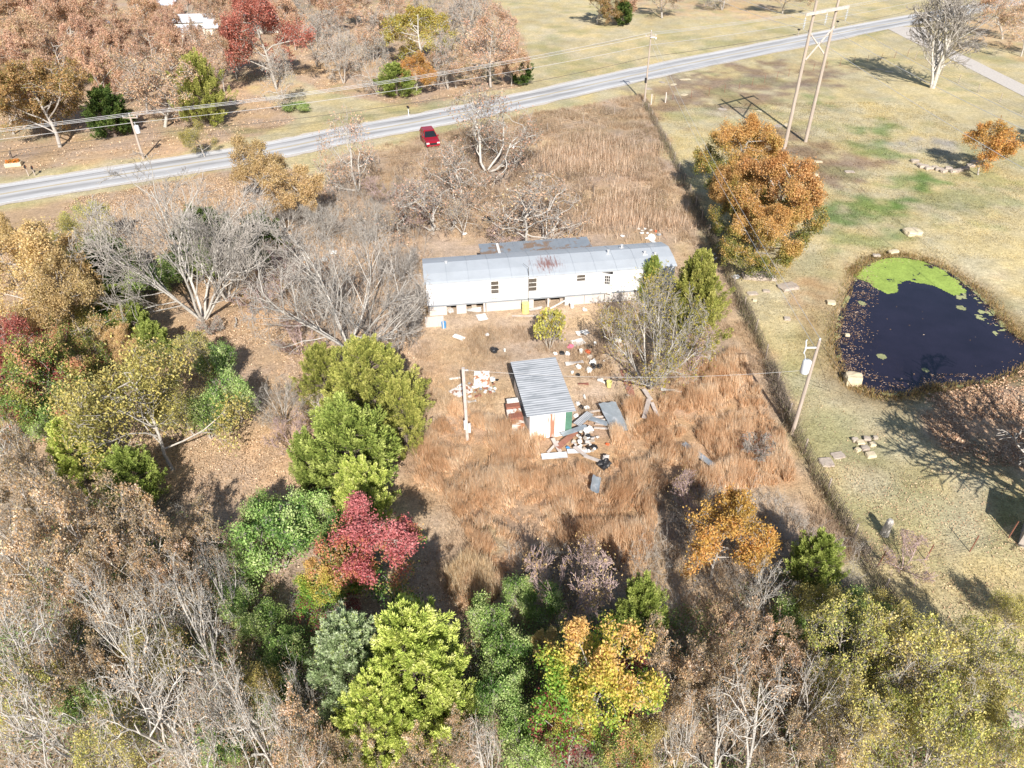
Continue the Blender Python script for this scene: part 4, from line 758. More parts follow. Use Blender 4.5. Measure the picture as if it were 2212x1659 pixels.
# leaf litter
def litter(name, n, box, polys, notin, size, pal, label, z=.03, dens=None, seed=1):
    dn_ = lambda x, y, u, v: np.clip((fbm(x, y, 2.4, seed+40)-.33)*4, .12, 1)*(dens(x, y, u, v) if dens else 1)
    r = np.random.RandomState(seed); pt, u, v = scatter(r, int(n*1.4), box, polys, notin, dn_); n = len(pt); P = np.concatenate([pt, np.full((n, 1), z)+r.rand(n, 1)*.05], 1)
    sz = size*(1+np.clip(P[:, 1]-30, 0, 60)*.006); u, v = tod(P[:, :2]); lc = pick(r, pal, r.rand(n))*np.where(inpoly(u, v, Z_NEAR_SHADE), .72, 1.)[:, None]; link(name, leafquads(r, P, sz, lc, name, MT['litter'], up=1.6, aspect=.7), kind='stuff', label=label, cat='leaves')  # litter inside the near woods zone is darkened to paint in that shade
LP = [(.24, .15, .09), (.38, .25, .15), (.48, .33, .20), (.56, .40, .26), (.46, .30, .18), (.60, .45, .31)]
litter('leaf_litter', 420000, (-48, 30, 8, 90), [Z_WOODS], [], .095, LP, 'fallen tan leaves covering the floor of the woods', seed=2)
litter('far_leaf_litter', 90000, (-120, 20, 75, 200), [Z_FARWOOD], [], .14, LP, 'fallen leaves under the wood beyond the road', seed=3)
litter('lawn_leaves', 150000, (14, 50, 12, 50), [Z_LAWN], [POND], .07, [(.36, .22, .13), (.50, .35, .21), (.60, .45, .29), (.44, .28, .18)], 'scattered fallen leaves on the lawn right of the fence', seed=4,
       dens=lambda x, y, u, v: np.clip((v-850)/500, .03, .8)*np.clip((fbm(x, y, 3, 5)-.2)*2, .1, 1))
litter('pondside_leaves', 60000, (24, 50, 25, 46), [Z_ORLITTER], [POND], .12, [(.36, .20, .12), (.52, .33, .2), (.62, .44, .3)], 'dense drift of fallen leaves at the near right bank of the pond', seed=5)
# floating leaves and algae
r = np.random.RandomState(6); bb = pond.min(0), pond.max(0); q = r.uniform(bb[0], bb[1], (30000, 2)); ok = inpoly(q[:, 0], q[:, 1], pond); q = q[ok]; dd = polydist(q[:, 0], q[:, 1], pond); uu, vv = tod(q)
side = np.where((uu < 1900) | (vv > 800), 1., .45); q = q[(r.rand(len(q)) < np.clip(1.1-dd/2.6/side, .008, 1)*.75*side*np.clip((fbm(q[:, 0], q[:, 1], .9, 33)-.36)*6, .08, 1.3))]
P = np.concatenate([q, np.full((len(q), 1), -.292)], 1); n = len(q); T = nrm(np.concatenate([r.randn(n, 2), np.zeros((n, 1))], 1)); B = np.cross([0, 0, 1.], T); s = .085*(.4+1.2*r.rand(n, 1))
link('floating_leaves', quads(P, T*s*.6, B*s*.45, pick(r, [(.16, .10, .06), (.28, .17, .10), (.40, .26, .17), (.54, .40, .29), (.22, .13, .08)], r.rand(n)), 'floating_leaves', MT['litter']), kind='stuff', label='brown leaves floating along the pond margins', cat='leaves')
ALG = [(1843, 600), (1860, 575), (1900, 560), (1945, 556), (1990, 562), (2030, 580), (2060, 605), (2085, 628), (2060, 640), (2040, 632), (2010, 618), (1985, 612), (1955, 606), (1940, 618), (1932, 632), (1915, 634), (1890, 622), (1870, 608)]
cs = .11; ax = np.arange(bb[0][0], bb[1][0], cs); ay = np.arange(bb[0][1], bb[1][1], cs); AX, AY = np.meshgrid(ax, ay); q = np.stack([AX.ravel(), AY.ravel()], 1)
wq = q+np.stack([(fbm(q[:, 0], q[:, 1], 1.2, 7)-.5), (fbm(q[:, 0], q[:, 1], 1.2, 12)-.5)], 1)*1.0
pz = np.concatenate([wq, np.full((len(q), 1), -.3)], 1); uu, vv = proj(pz); A = inpoly(uu, vv, ALG); nz = fbm(q[:, 0], q[:, 1], .8, 15); dd = polydist(q[:, 0], q[:, 1], pond); inn = inpoly(q[:, 0], q[:, 1], pond)
thin = inpoly(uu, vv, [(2000, 610), (2050, 600), (2140, 670), (2200, 730), (2160, 730), (2080, 660)]) & (nz > .66)
spots = np.zeros(len(q), bool)
for (u, v, rr) in [(1960+185, 658-30, 0), (2077, 665, .42), (1905, 770, .38), (1862, 655, .4), (2000, 800, .3)]:
    g = G(u, v, -.3); spots |= (np.hypot(q[:, 0]-g[0], (q[:, 1]-g[1])*.8)*(.6+.9*nz) < rr*.8)
keep = inn & ((A & (nz > .22)) | thin | spots | ((dd < .35) & (nz > .6)))
q = q[keep]; n = len(q); V = np.stack([np.concatenate([q+[a*cs/2, b*cs/2], np.full((n, 1), -.2955)], 1) for a, b in ((-1, -1), (1, -1), (1, 1), (-1, 1))], 1).reshape(-1, 3)
i = np.arange(n)[:, None]*4; nzk = nz[keep]; Ak = A[keep]
col = np.where(Ak[:, None], np.array([.28, .37, .08])*(0.75+.5*nzk[:, None]), np.array([.32, .33, .16])*(0.7+.5*nzk[:, None])); col = col*(.85+.3*r.rand(n, 1))
link('pond_algae', fastmesh('pond_algae', V, np.concatenate([i, i+1, i+2, i+3], 1), 4, MT['algae'], col), kind='stuff', label='lime-green algae mat at the far end of the pond', cat='algae')
# brushy tangle growing along the lot fence
fl = smooth_line([G(u, v)[:2] for u, v in FENCE_PX], 2); sg = np.concatenate([[0], np.cumsum(np.linalg.norm(np.diff(fl, axis=0), axis=1))])
def along(s): return np.stack([np.interp(s, sg, fl[:, 0]), np.interp(s, sg, fl[:, 1])], -1)
r = np.random.RandomState(8); n = 16000; s = sg[-1]*r.rand(n); wgt = np.clip(fbm(s, s*0, 5, 3)*2.2-.55, .06, 1)*np.clip((s-25)/40, .1, 1); s = s[r.rand(n) < wgt]; n = len(s)
b = along(s)+r.randn(n, 2)*.22; zz = r.rand(n)*.7*np.clip(s/45, .3, 1); p0 = np.concatenate([b, zz[:, None]], 1); d3 = nrm(r.randn(n, 3)+[0, 0, .7])*(.25+.45*r.rand(n, 1)); p1 = p0+d3; p1[:, 2] = np.maximum(p1[:, 2], .03)
V, Q = tubes(np.concatenate([p0, p1, np.full((n, 1), .014), np.full((n, 1), .006)], 1), 3)
link('fence_brush', fastmesh('fence_brush', V, Q, 4, mat('brush_twigs', (.21, .165, .13), .9, noise=.3)), kind='stuff', label='dark brown brush and dead vines tangled along the wire fence', cat='brush')
n = 30000; s = sg[-1]*r.rand(n); s = s[r.rand(n) < np.clip(fbm(s, s*0, 4, 6)*1.9-.4, .1, 1)*np.clip(s/60, .35, 1)]; n = len(s); b = along(s)+r.randn(n, 2)*.25; P = np.concatenate([b, r.rand(n, 1)**1.5*.7], 1)
link('fence_weeds', blades(r, P, .15+.35*r.rand(n), np.full(n, .03), .6, pick(r, [(.16, .13, .09), (.30, .25, .16), (.42, .35, .23), (.28, .28, .13), (.54, .44, .30)], r.rand(n)), 'fence_weeds'), kind='stuff', label='weeds and grass growing through the foot of the wire fence', cat='weeds')
# twiggy brush growing in the open places
def brush(name, n, box, polys, H, label, rad=.012, seed=1, col='bark', dens=None):
    r_ = np.random.RandomState(seed); pt, u, v = scatter(r_, n*30, box, polys, dens=dens); pt = pt[:n]; n = len(pt); P = np.concatenate([pt, np.zeros((n, 1))], 1)
    D = nrm(r_.randn(n, 3)*.45+[0, 0, 1.]); out, _ = grow(r_, P, D, H*r_.uniform(.5, 1.1, n), np.full(n, rad*1.6), [dict(seg=4, wob=.12, n=5, start=.15, ang=(20, 55), lr=(.4, .8), ctrop=.15, rmin=rad*.8), dict(seg=3, wob=.18, n=3, start=.2, ang=(20, 55), lr=(.4, .8), rmin=rad*.6), dict(seg=2, wob=.2)])
    V, Q = tubes(np.concatenate(out), 3); link(name, fastmesh(name, V, Q, 4, MT[col]), kind='stuff', label=label, cat='brush')
brush('twiggy_brush', 900, (-24, 0, 44, 90), [[(560, 640), (560, 470), (700, 420), (900, 400), (920, 520), (925, 690), (900, 760), (640, 760)]], 1.8, 'grey leafless twiggy brush left of the trailer', .014, 21)
brush('field_brush', 500, (-14, 20, 60, 105), [[(840, 520), (860, 360), (1000, 330), (1180, 330), (1300, 420), (1260, 500), (1030, 520)]], 1.1, 'brown twiggy brush between the gnarled trees behind the trailer', .016, 22, 'barkdark')
brush('lower_brush', 900, (-2, 20, 18, 32), [[(1100, 1190), (1400, 1190), (1440, 1080), (1640, 1060), (1850, 1210), (1850, 1290), (1400, 1330), (1100, 1320)]], 1.0, 'grey-brown brush along the bottom edge of the field', .008, 23)
brush('woods_brush', 900, (-26, 24, 8, 34), [[(-300, 1700), (-300, 1080), (420, 1100), (520, 1220), (640, 1320), (1000, 1350), (1500, 1320), (1880, 1290), (2300, 1500), (2300, 1750)]], 1.4, 'bare twiggy brush on the floor of the near woods', .007, 24, 'barkpale')
# understory of the near woods: low brush
Z_UND = [(-300, 1700), (-300, 880), (100, 1000), (250, 1060), (420, 1100), (520, 1220), (640, 1320), (1000, 1350), (1300, 1330), (1500, 1320), (1700, 1240), (1880, 1290), (2300, 1500), (2300, 1750)]
pt, u, v = scatter(r, 60000, (-26, 24, 8, 40), [Z_UND], dens=lambda x, y, u, v: np.clip((fbm(x, y, 3, 61)-.35)*3, .03, 1)); k = np.repeat(np.arange(len(pt)), 9); n = len(k)
P = np.zeros((n, 3)); P[:, :2] = pt[k]+r.randn(n, 2)*.12; P[:, 2] = r.rand(n)*.9*fbm(pt[:, 0], pt[:, 1], 2, 62)[k]*1.8
gt = np.clip(fbm(pt[:, 0], pt[:, 1], 3.5, 64)[k]*.7+.35*r.rand(n), 0, .999)
link('undergrowth', leafquads(r, P, np.full(n, .10), pick(r, [(.34, .22, .13), (.44, .30, .18), (.24, .22, .08), (.16, .25, .07), (.24, .36, .10), (.40, .40, .15), (.20, .30, .08)], gt), 'undergrowth', MT['leaf'], up=.7, aspect=.5), kind='stuff', label='low green and brown undergrowth between the near trees', cat='undergrowth')

# ------------------------------------------------------------ THE TRAILER
def frame(o, dx):  # local frame helpers
    ux = nrm(np.array([dx[0], dx[1], 0.])); uy = np.array([-ux[1], ux[0], 0.]); return np.array(o, float), ux, uy
TO, TX, TY = frame(G(925.5, 684), (20.2, 2.65)); TRZ = math.atan2(TX[1], TX[0])
def onwall(u, v, off=0.):
    d = FW*F+RT*(u-CX)-UP*(v-CY); o = np.array([0, 0, CH])-TO-TY*off; t = -(o@TY)/(d@TY); p = np.array([0, 0, CH])+d*t-TO; return float(p@TX), float(p[2])
z4 = lambda x, y: (906.3+x*.2604, 491.5+y*.2604)
TW, TD, ZF, ZE, ZR = 20.4, 4.3, 1.0, 3.0, 3.55
tr = empty('mobile_home', tuple(TO), TRZ, label='long white single-wide trailer home with grey metal roof and open door', cat='mobile home')
ops = []
w1 = [onwall(*z4(592, 448)), onwall(*z4(657, 545))]; w2 = [onwall(*z4(905, 425)), onwall(*z4(970, 525))]; w3 = [onwall(*z4(1307, 395)), onwall(*z4(1372, 442))]; dr = [onwall(*z4(1518, 375)), onwall(*z4(1590, 540))]
def rect(q, wmin): x0, x1 = q[0][0], q[1][0]; z1, z0 = q[0][1], q[1][1]; return [x0, max(x1, x0+wmin), z0, z1]
W1, W2, W3, DR = rect(w1, .6), rect(w2, .6), rect(w3, .6), rect(dr, .75); DR[2] = ZF+.02; DR[3] = min(DR[3], ZE-.12); DR[3] = max(DR[3], ZF+1.85)
for q in (W1, W2, W3): q[3] = min(q[3], ZE-.12)
# front wall with real openings
xs = sorted([0, TW]+[q[i] for q in (W1, W2, W3, DR) for i in (0, 1)]); b = MB()
for a, c in zip(xs[:-1], xs[1:]):
    hole = [q for q in (W1, W2, W3, DR) if q[0]-1e-6 <= a and c <= q[1]+1e-6]
    if hole:
        q = hole[0]
        if q[2] > ZF+.03: b.box(a, 0, ZF, c, .08, q[2])
        b.box(a, 0, q[3], c, .08, ZE)
    else: b.box(a, 0, ZF, c, .08, ZE)
for k in range(1, 34):
    x = k*.6
    if not any(q[0]-.06 < x < q[1]+.06 for q in (W1, W2, W3, DR)): b.box(x-.008, -.006, ZF, x+.008, 0, ZE-.02)
b.box(0, TD-.08, ZF, TW, TD, ZE); b.box(0, .08, ZF, .08, TD-.08, ZE); b.box(TW-.08, .08, ZF, TW, TD-.08, ZE)
b.add([(0, 0, ZE), (0, TD, ZE), (0, TD/2, ZR-.03)], [(0, 1, 2)]); b.add([(TW, 0, ZE), (TW, TD, ZE), (TW, TD/2, ZR-.03)], [(0, 2, 1)])
b.build('wall', MT['white'], tr)
MB().box(.08, .08, ZF-.12, TW-.08, TD-.08, ZF).build('floor', MT['dark'], tr); MB().box(.05, -.02, ZF-.14, TW-.05, .05, ZF-.02).build('floor_trim', MT['roof'], tr)
# interior partition gives the windows something behind them
MB().box(.1, 1.6, ZF+.002, TW-.1, 1.66, ZE-.1).build('partition', MT['blind'], tr)
def roofmat():
    m = mat('aged_trailer_roof', (.43, .455, .48), .5, .12, noise=.07, nscale=.7, spec=.5); t = m.node_tree; N = t.nodes; L = t.links; b = N['Principled BSDF']; src = b.inputs['Base Color'].links[0].from_socket
    tc = N.new('ShaderNodeTexCoord'); mp = N.new('ShaderNodeMapping'); mp.inputs['Location'].default_value = (-9.9/1.35, -1.25/1.1, 0); mp.inputs['Scale'].default_value = (1/1.35, 1/1.1, 0)
    L.new(tc.outputs['Object'], mp.inputs[0]); ln = N.new('ShaderNodeVectorMath'); ln.operation = 'LENGTH'; L.new(mp.outputs[0], ln.inputs[0])
    m2 = N.new('ShaderNodeMapping'); m2.inputs['Scale'].default_value = (5.5, .8, 1); L.new(tc.outputs['Object'], m2.inputs[0]); n = N.new('ShaderNodeTexNoise'); n.inputs['Scale'].default_value = 1.6; n.inputs['Detail'].default_value = 7; n.inputs['Roughness'].default_value = .75; L.new(m2.outputs[0], n.inputs['Vector'])
    k2 = N.new('ShaderNodeMath'); k2.operation = 'MULTIPLY_ADD'; k2.inputs[1].default_value = 2.6; k2.inputs[2].default_value = -.75; L.new(n.outputs['Fac'], k2.inputs[0]); a = N.new('ShaderNodeMath'); a.operation = 'MULTIPLY_ADD'; a.inputs[1].default_value = -.5; L.new(ln.outputs['Value'], a.inputs[0]); L.new(k2.outputs[0], a.inputs[2])
    r = N.new('ShaderNodeMapRange'); r.inputs[1].default_value = .10; r.inputs[2].default_value = .5; r.inputs[4].default_value = .85; L.new(a.outputs[0], r.inputs[0])
    x = N.new('ShaderNodeMix'); x.data_type = 'RGBA'; L.new(r.outputs[0], x.inputs[0]); L.new(src, x.inputs[6]); x.inputs[7].default_value = (.22, .085, .06, 1); L.new(x.outputs[2], b.inputs['Base Color'])
    return m
RM = roofmat(); OH = .12; b = MB()
prof = [(-OH, ZE+.02), (.05, ZE+.10), (1.0, ZE+.36), (TD/2+.25, ZR+.02), (TD-1.0, ZE+.36), (TD-.05, ZE+.10), (TD+OH, ZE+.02)]
V = [(x, y, z) for x in (-.1, TW+.1) for y, z in prof]+[(x, y, z-.05) for x in (-.1, TW+.1) for y, z in prof]; n = 7
Fs = [(i, i+n, i+1+n, i+1) for i in range(n-1)]+[(i+2*n, i+1+2*n, i+1+3*n, i+3*n) for i in range(n-1)]+[(0, 2*n, 3*n, n), (n-1, 2*n-1, 4*n-1, 3*n-1)]+[tuple(range(n))+tuple(range(3*n-1, 2*n-1, -1)), tuple(range(2*n-1, n-1, -1))+tuple(range(3*n, 4*n))]
roof = b.add(V, Fs).build('roof', RM, tr)
for k in range(1, 12):
    x = k*1.72; b = MB()
    for (y0, z0), (y1, z1) in zip(prof[:-1], prof[1:]): b.add([(x-.012, y0, z0+.004), (x+.012, y0, z0+.004), (x+.012, y1, z1+.004), (x-.012, y1, z1+.004), (x-.012, y0, z0+.014), (x+.012, y0, z0+.014), (x+.012, y1, z1+.014), (x-.012, y1, z1+.014)], [(4, 5, 6, 7), (0, 4, 7, 3), (1, 2, 6, 5)])
    b.build('roof_seam', MT['roof'], roof)
for (x, y, hh) in ((15.2, 2.0, .28), (16.6, 2.9, .22), (18.2, 1.6, .14), (19.0, 1.3, .12), (1.8, 2.3, .14)):
    zz = ZR-.04; vb = MB().lathe([(.03, zz-.3), (.07, zz-.3), (.07, zz+hh), (.13, zz+hh), (.13, zz+hh+.05), (0.01, zz+hh+.08)], 10, (x, y)); vb.box(x-.2, y-.2, zz-.12, x+.2, y+.2, zz-.02); vb.build('roof_vent', MT['wire'], roof)
for q, rows in ((W1, 3), (W2, 3), (W3, 2)):
    x0, x1, z0, z1 = q; b = MB(); t = .05
    b.box(x0-t, -.03, z0-t, x1+t, .0-.002, z0).box(x0-t, -.03, z1, x1+t, -.002, z1+t).box(x0-t, -.03, z0, x0, -.002, z1).box(x1, -.03, z0, x1+t, -.002, z1)
    for k in range(1, rows): b.box(x0, -.02, z0+(z1-z0)*k/rows-.016, x1, .03, z0+(z1-z0)*k/rows+.016)
    wf = b.build('window', MT['plastic_white'], tr)
    MB().box(x0+.002, .05, z0+.002, x1-.002, .06, z1-.002).build('pane', MT['glass'], wf)
    MB().box(x0+.01, .10, z0+(z1-z0)*.62, x1-.01, .11, z1-.01).build('blind', MT['blind'], wf)
MB().box(W1[0]-.02, -.32, W1[2]-.28, W1[1]+.05, -.035, W1[2]+.05).build('air_conditioner', MT['plastic_white'], tr, bevel=.02)
b = MB(); x0, x1, z0, z1 = DR; t = .05
b.box(x0-t, -.03, z1, x1+t, -.002, z1+t).box(x0-t, -.03, z0, x0, -.002, z1).box(x1, -.03, z0, x1+t, -.002, z1).build('door_frame', MT['wire'], tr)
# door leaf, swung outward from its left jamb
ang = math.radians(-24); dw_ = .86; dh = z1-z0-.02; de = empty('door', (x0, -.04, z0), ang); de.parent = tr
lf = MB(); lights = [(.24+.15*i, 1.0+.24*j) for i in range(3) for j in range(3)]
xs = [0, .22, .34, .37, .49, .52, .64, dw_]; zs_ = [0, dh-.95, dh-.72, dh-.69, dh-.46, dh-.43, dh-.20, dh]
for i in range(7):
    for j in range(7):
        if i in (1, 3, 5) and j in (1, 3, 5): continue
        lf.box(xs[i], -.04, zs_[j], xs[i+1], 0, zs_[j+1])
bpy.data.objects.remove(de)
dl = lf.build('door', MT['plastic_white'], tr); dl.location = (x0, -.04, z0); dl.rotation_euler = (0, 0, ang)
MB().box(.225, -.025, dh-.945, .635, -.015, dh-.205).build('pane', MT['dark'], dl)
MB().lathe([(.02, 0), (.035, .02), (.02, .05)], 8, (dw_-.08, -.06)).build('handle', MT['chrome'], dl).location = (0, 0, .95)
# skirting panels with gaps
def sk(xa, xb, name='skirting_panel', zt=ZF-.15, tilt=0, zb=0.0):
    b = MB().box(xa, .06+tilt, zb, xb, .10+tilt, zt)
    for k in range(1, int((xb-xa)/.4)): b.box(xa+k*.4-.01, .052+tilt, zb, xa+k*.4+.01, .06+tilt, zt)
    return b.build(name, MT['skirt'], tr)
gx_ = lambda x: onwall(*z4(x, 600))[0]
for xa, xb in ((76, 220), (303, 386), (528, 546), (552, 845), (850, 948), (1062, 1076), (1206, 1366), (1369, 1530), (1535, 1800), (1803, 2025)):
    a_, b_ = gx_(xa), gx_(xb); sk(max(a_, 0), min(b_, TW))
MB().box(0.05, TD-.1, 0, TW-.05, TD-.06, ZF-.12).box(.05, .12, 0, .09, TD-.1, ZF-.12).box(TW-.09, .12, 0, TW-.05, TD-.1, ZF-.12).build('rear_skirting', MT['skirt'], tr)
b = MB()
for x in (1.5, 3.6, 5.2, 9.8, 11.0, 14, 17): b.box(x, .7, 0, x+.4, 1.1, ZF-.13)
b.build('pier_blocks', MT['rock'], tr)
mx = onwall(*z4(903, 560))[0]; MB().tube([(mx, -.05, .5), (mx, -.05, ZE+.3), (mx, .1, ZE+.75)], .025, 6).tube([(mx, .1, ZE+.75), (mx-.3, .9, ZE+.72)], .012, 5).build('service_mast', MT['wiredark'], tr)
# satellite dish on the far right corner
dq = empty('satellite_dish', tuple(TO+TX*19.55+TY*4.15+[0, 0, ZE+.05]), TRZ, label='round white satellite dish at the far right corner of the trailer roof', cat='satellite dish')
b = MB(); n = 16; prof2 = [(r_, .10*(r_/.34)**2) for r_ in (.01, .12, .24, .34)]
dd_ = MB().lathe(prof2+[(.34, .09*1+.005), (.24, .04), (.01, -.015)], 18).build('dish', MT['plastic_white'], dq, smooth=True); dd_.location = (0, 0, .55); dd_.rotation_euler = (math.radians(50), 0, math.radians(10))
MB().tube([(0, .1, -.1), (0, .1, .35), (0, .03, .52)], .025, 8).build('mast', MT['wire'], dq)
# lean-to behind the trailer
LZ = 2.55; c1 = G(*z4(488, 140), LZ); c2 = G(*z4(1390, 84), LZ); le = empty('lean_to', tuple(TO), TRZ, label='grey metal-roofed lean-to shed attached behind the trailer', cat='shed')
lx0 = float((c1-TO)@TX); lx1 = float((c2-TO)@TX); ly1 = float((c1-TO)@TY); ly0 = TD+.16
b = MB(); b.add([(lx0, ly0, LZ+.05), (lx1, ly0, LZ+.05), (lx1, ly1, LZ), (lx0, ly1, LZ), (lx0, ly0, LZ+.09), (lx1, ly0, LZ+.09), (lx1, ly1, LZ+.04), (lx0, ly1, LZ+.04)], [(3, 2, 1, 0), (4, 5, 6, 7), (0, 1, 5, 4), (1, 2, 6, 5), (2, 3, 7, 6), (3, 0, 4, 7)])
lr_ = b.build('roof', mat('leafy_grey_roof', (.31, .34, .37), .5, .3, noise=.1, nscale=1, dark=(.30, .21, .15), dscale=.7, dthr=(.52, .57)), le)
for k in range(1, int(lx1-lx0)): MB().box(lx0+k-.01, ly0, LZ+.075, lx0+k+.01, ly1, LZ+.085).build('roof_seam', MT['roof'], lr_)
MB().box(lx0+.1, ly1-.16, 0, lx1-.1, ly1-.1, LZ-.01).box(lx0+.1, ly0+.1, 0, lx0+.16, ly1-.16, LZ-.01).box(lx1-.16, ly0+.1, 0, lx1-.1, ly1-.16, LZ-.01).build('wall', MT['skirt'], le)
MB().box(lx0+1.5, ly0+.4, LZ+.1, lx0+1.72, ly1-.3, LZ+.14).build('flashing', MT['plastic_white'], le)

# ------------------------------------------------------------ THE SHED
HS = 2.0; s0 = G(*z5(886, 1066), HS); s1 = G(*z5(1325, 1012), HS); SO, SX, SY = frame((s0[0], s0[1], 0), (s1-s0)[:2]); SW = float((s1-s0)@SX); SRZ = math.atan2(SX[1], SX[0]); SD = 5.4
sh = empty('metal_shed', tuple(SO), SRZ, label='small white shed with sloping corrugated metal roof and green corner trim', cat='shed')
gw = SW-.42; b = MB().box(0, 0, 0, gw, .05, HS-.05); b.box(0, .05, 0, .05, SD, HS-.02).box(SW-.05, .05, 0, SW, SD, HS-.02).box(.05, SD-.05, 0, SW-.05, SD, HS-.02)
for k in range(1, 8): b.box(k*.36-.012, -.012, 0, k*.36+.012, 0, HS-.05)
def shedwall():
    m = mat('rust_streaked_white', (.82, .82, .81), .5, noise=.05); t = m.node_tree; N = t.nodes; L = t.links; bs = N['Principled BSDF']; src = bs.inputs['Base Color'].links[0].from_socket
    tc = N.new('ShaderNodeTexCoord'); mp = N.new('ShaderNodeMapping'); mp.inputs['Scale'].default_value = (7, 7, .45); L.new(tc.outputs['Object'], mp.inputs[0]); n = N.new('ShaderNodeTexNoise'); n.inputs['Scale'].default_value = 1.2; n.inputs['Detail'].default_value = 5; L.new(mp.outputs[0], n.inputs['Vector'])
    sp = N.new('ShaderNodeSeparateXYZ'); L.new(tc.outputs['Object'], sp.inputs[0]); d = N.new('ShaderNodeMath'); d.operation = 'SUBTRACT'; d.inputs[1].default_value = SW*.52; L.new(sp.outputs[0], d.inputs[0])
    ab = N.new('ShaderNodeMath'); ab.operation = 'ABSOLUTE'; L.new(d.outputs[0], ab.inputs[0]); mu = N.new('ShaderNodeMath'); mu.operation = 'MULTIPLY_ADD'; mu.inputs[1].default_value = -.55; L.new(ab.outputs[0], mu.inputs[0]); L.new(n.outputs['Fac'], mu.inputs[2])
    r = N.new('ShaderNodeMapRange'); r.inputs[1].default_value = .40; r.inputs[2].default_value = .46; L.new(mu.outputs[0], r.inputs[0]); x = N.new('ShaderNodeMix'); x.data_type = 'RGBA'; L.new(r.outputs[0], x.inputs[0]); L.new(src, x.inputs[6]); x.inputs[7].default_value = (.40, .20, .13, 1); L.new(x.outputs[2], bs.inputs['Base Color']); return m
b.build('wall', shedwall(), sh)
MB().box(gw, -.015, 0, SW+.01, .045, HS-.05).build('corner_trim', MT['green'], sh)
def corr(x0, x1, y0, y1, zf, pitch=.16, amp=.022, th=.012, alongx=True, nper=6):
    """corrugated sheet, ribs run along x, profile varies along y"""
    ny = int(abs(y1-y0)/pitch*nper); b = MB(); V = []; Fs = []
    for lay in (0, 1):
        for i in range(ny+1):
            y = y0+(y1-y0)*i/ny; z = amp*math.sin(2*math.pi*(y-y0)/pitch)-lay*th
            for x in (x0, (x0+x1)/2, x1): V.append((x, y, z+zf(x, y)))
    n = (ny+1)*3
    for i in range(ny):
        for j in range(2):
            a_ = i*3+j; Fs += [(a_, a_+1, a_+4, a_+3), (a_+n, a_+3+n, a_+4+n, a_+1+n)]
        Fs += [(i*3, i*3+3, i*3+3+n, i*3+n), (i*3+2, i*3+2+n, i*3+5+n, i*3+5)]
    Fs += [(0, n, n+1, 1), (1, n+1, n+2, 2)]; return b.add(V, Fs)
rf = corr(-.22, SW+.22, -.12, SD+.2, lambda x, y: HS+.03+.0*x+y*.045, pitch=.22, amp=.017).build('roof', MT['corr'], sh)
MB().box(-.225, -.1, HS-.1, -.1, SD+.15, HS-.02+.0).build('roof_shade_strip', MT['dark'], sh)  # black strip added to paint the roof's shadow along the shed's left side
# striped stack on the shed's left side
se = empty('cabinet_stack', tuple(SO-SX*.95+SY*.7), SRZ, label='stack of rust-brown and white old cabinets against the left side of the shed', cat='cabinets')
for k, (d0, d1, m_, h_, x0_) in enumerate([(0, .5, 'rusty', .75, -.05), (.52, 1.05, 'rust', .95, -.12), (1.07, 1.55, 'rusty', .9, -.18), (1.57, 2.05, 'rust', 1.0, -.15), (2.07, 2.5, 'plastic_white', 1.05, 0.0)]):
    MB().box(x0_, d0, 0, .78, d1, h_).build('cabinet', MT[m_], se, bevel=.03)

# ------------------------------------------------------------ POLES AND WIRES
def wirepts(a, b, sag, n=14):
    a = np.array(a, float); b = np.array(b, float); t = np.linspace(0, 1, n+1)[:, None]; p = a+(b-a)*t; p[:, 2] -= 4*sag*(t*(1-t))[:, 0]; return p
def insul(b, x, y, z, s=1): b.lathe([(.02, z), (.05*s, z+.02), (.06*s, z+.06), (.03*s, z+.08), (.055*s, z+.11), (.02, z+.16)], 8, (x, y))
def upole(u, v, H, label, arm=False, xf=None, r=.14, name='utility_pole', face=0., seemat='poleg'):
    p = G(u, v); e = empty(name, tuple(p), face, label=label, cat='utility pole')
    MB().tube([(0, 0, -.3), (0, 0, H*.5), (0, 0, H)], [r, r*.85, r*.65], 10).build('pole', MT[seemat], e)
    b = MB(); insul(b, 0, 0, H); b.build('insulator', MT['ceramic'], e)
    return e, p
wires = []
# leftmost pole (its foot stands behind the fanned tree's twigs)
HL = hgt(310, 343, 247); pl_xy = G(310, 343); e = empty('utility_pole', (pl_xy[0], pl_xy[1], 0), 0, label='leftmost wooden utility pole with a grey transformer beyond the road', cat='utility pole')
MB().tube([(0, 0, -.3), (0, 0, HL)], [.16, .11], 10).build('pole', MT['poleg'], e); MB().lathe([(.02, HL-2.2), (.26, HL-2.2), (.27, HL-1.4), (.22, HL-1.3), (.02, HL-1.28)], 12, (.42, -.05)).build('transformer', MT['ceramic'], e)
b = MB(); b.box(-.9, -.06, HL-.45, .9, .06, HL-.33); b.build('crossarm', MT['poleg'], e); b = MB()
for x in (-.85, 0, .85): insul(b, x, 0, HL-.32 if x else HL)
b.build('insulator', MT['ceramic'], e); MB().box(.1, -.04, HL-1.7, .42, .04, HL-1.62).box(.3, -.02, HL-1.3, .34, .02, HL-.9).build('bracket', MT['ceramic'], e)
PL = np.array([pl_xy[0], pl_xy[1], 0])
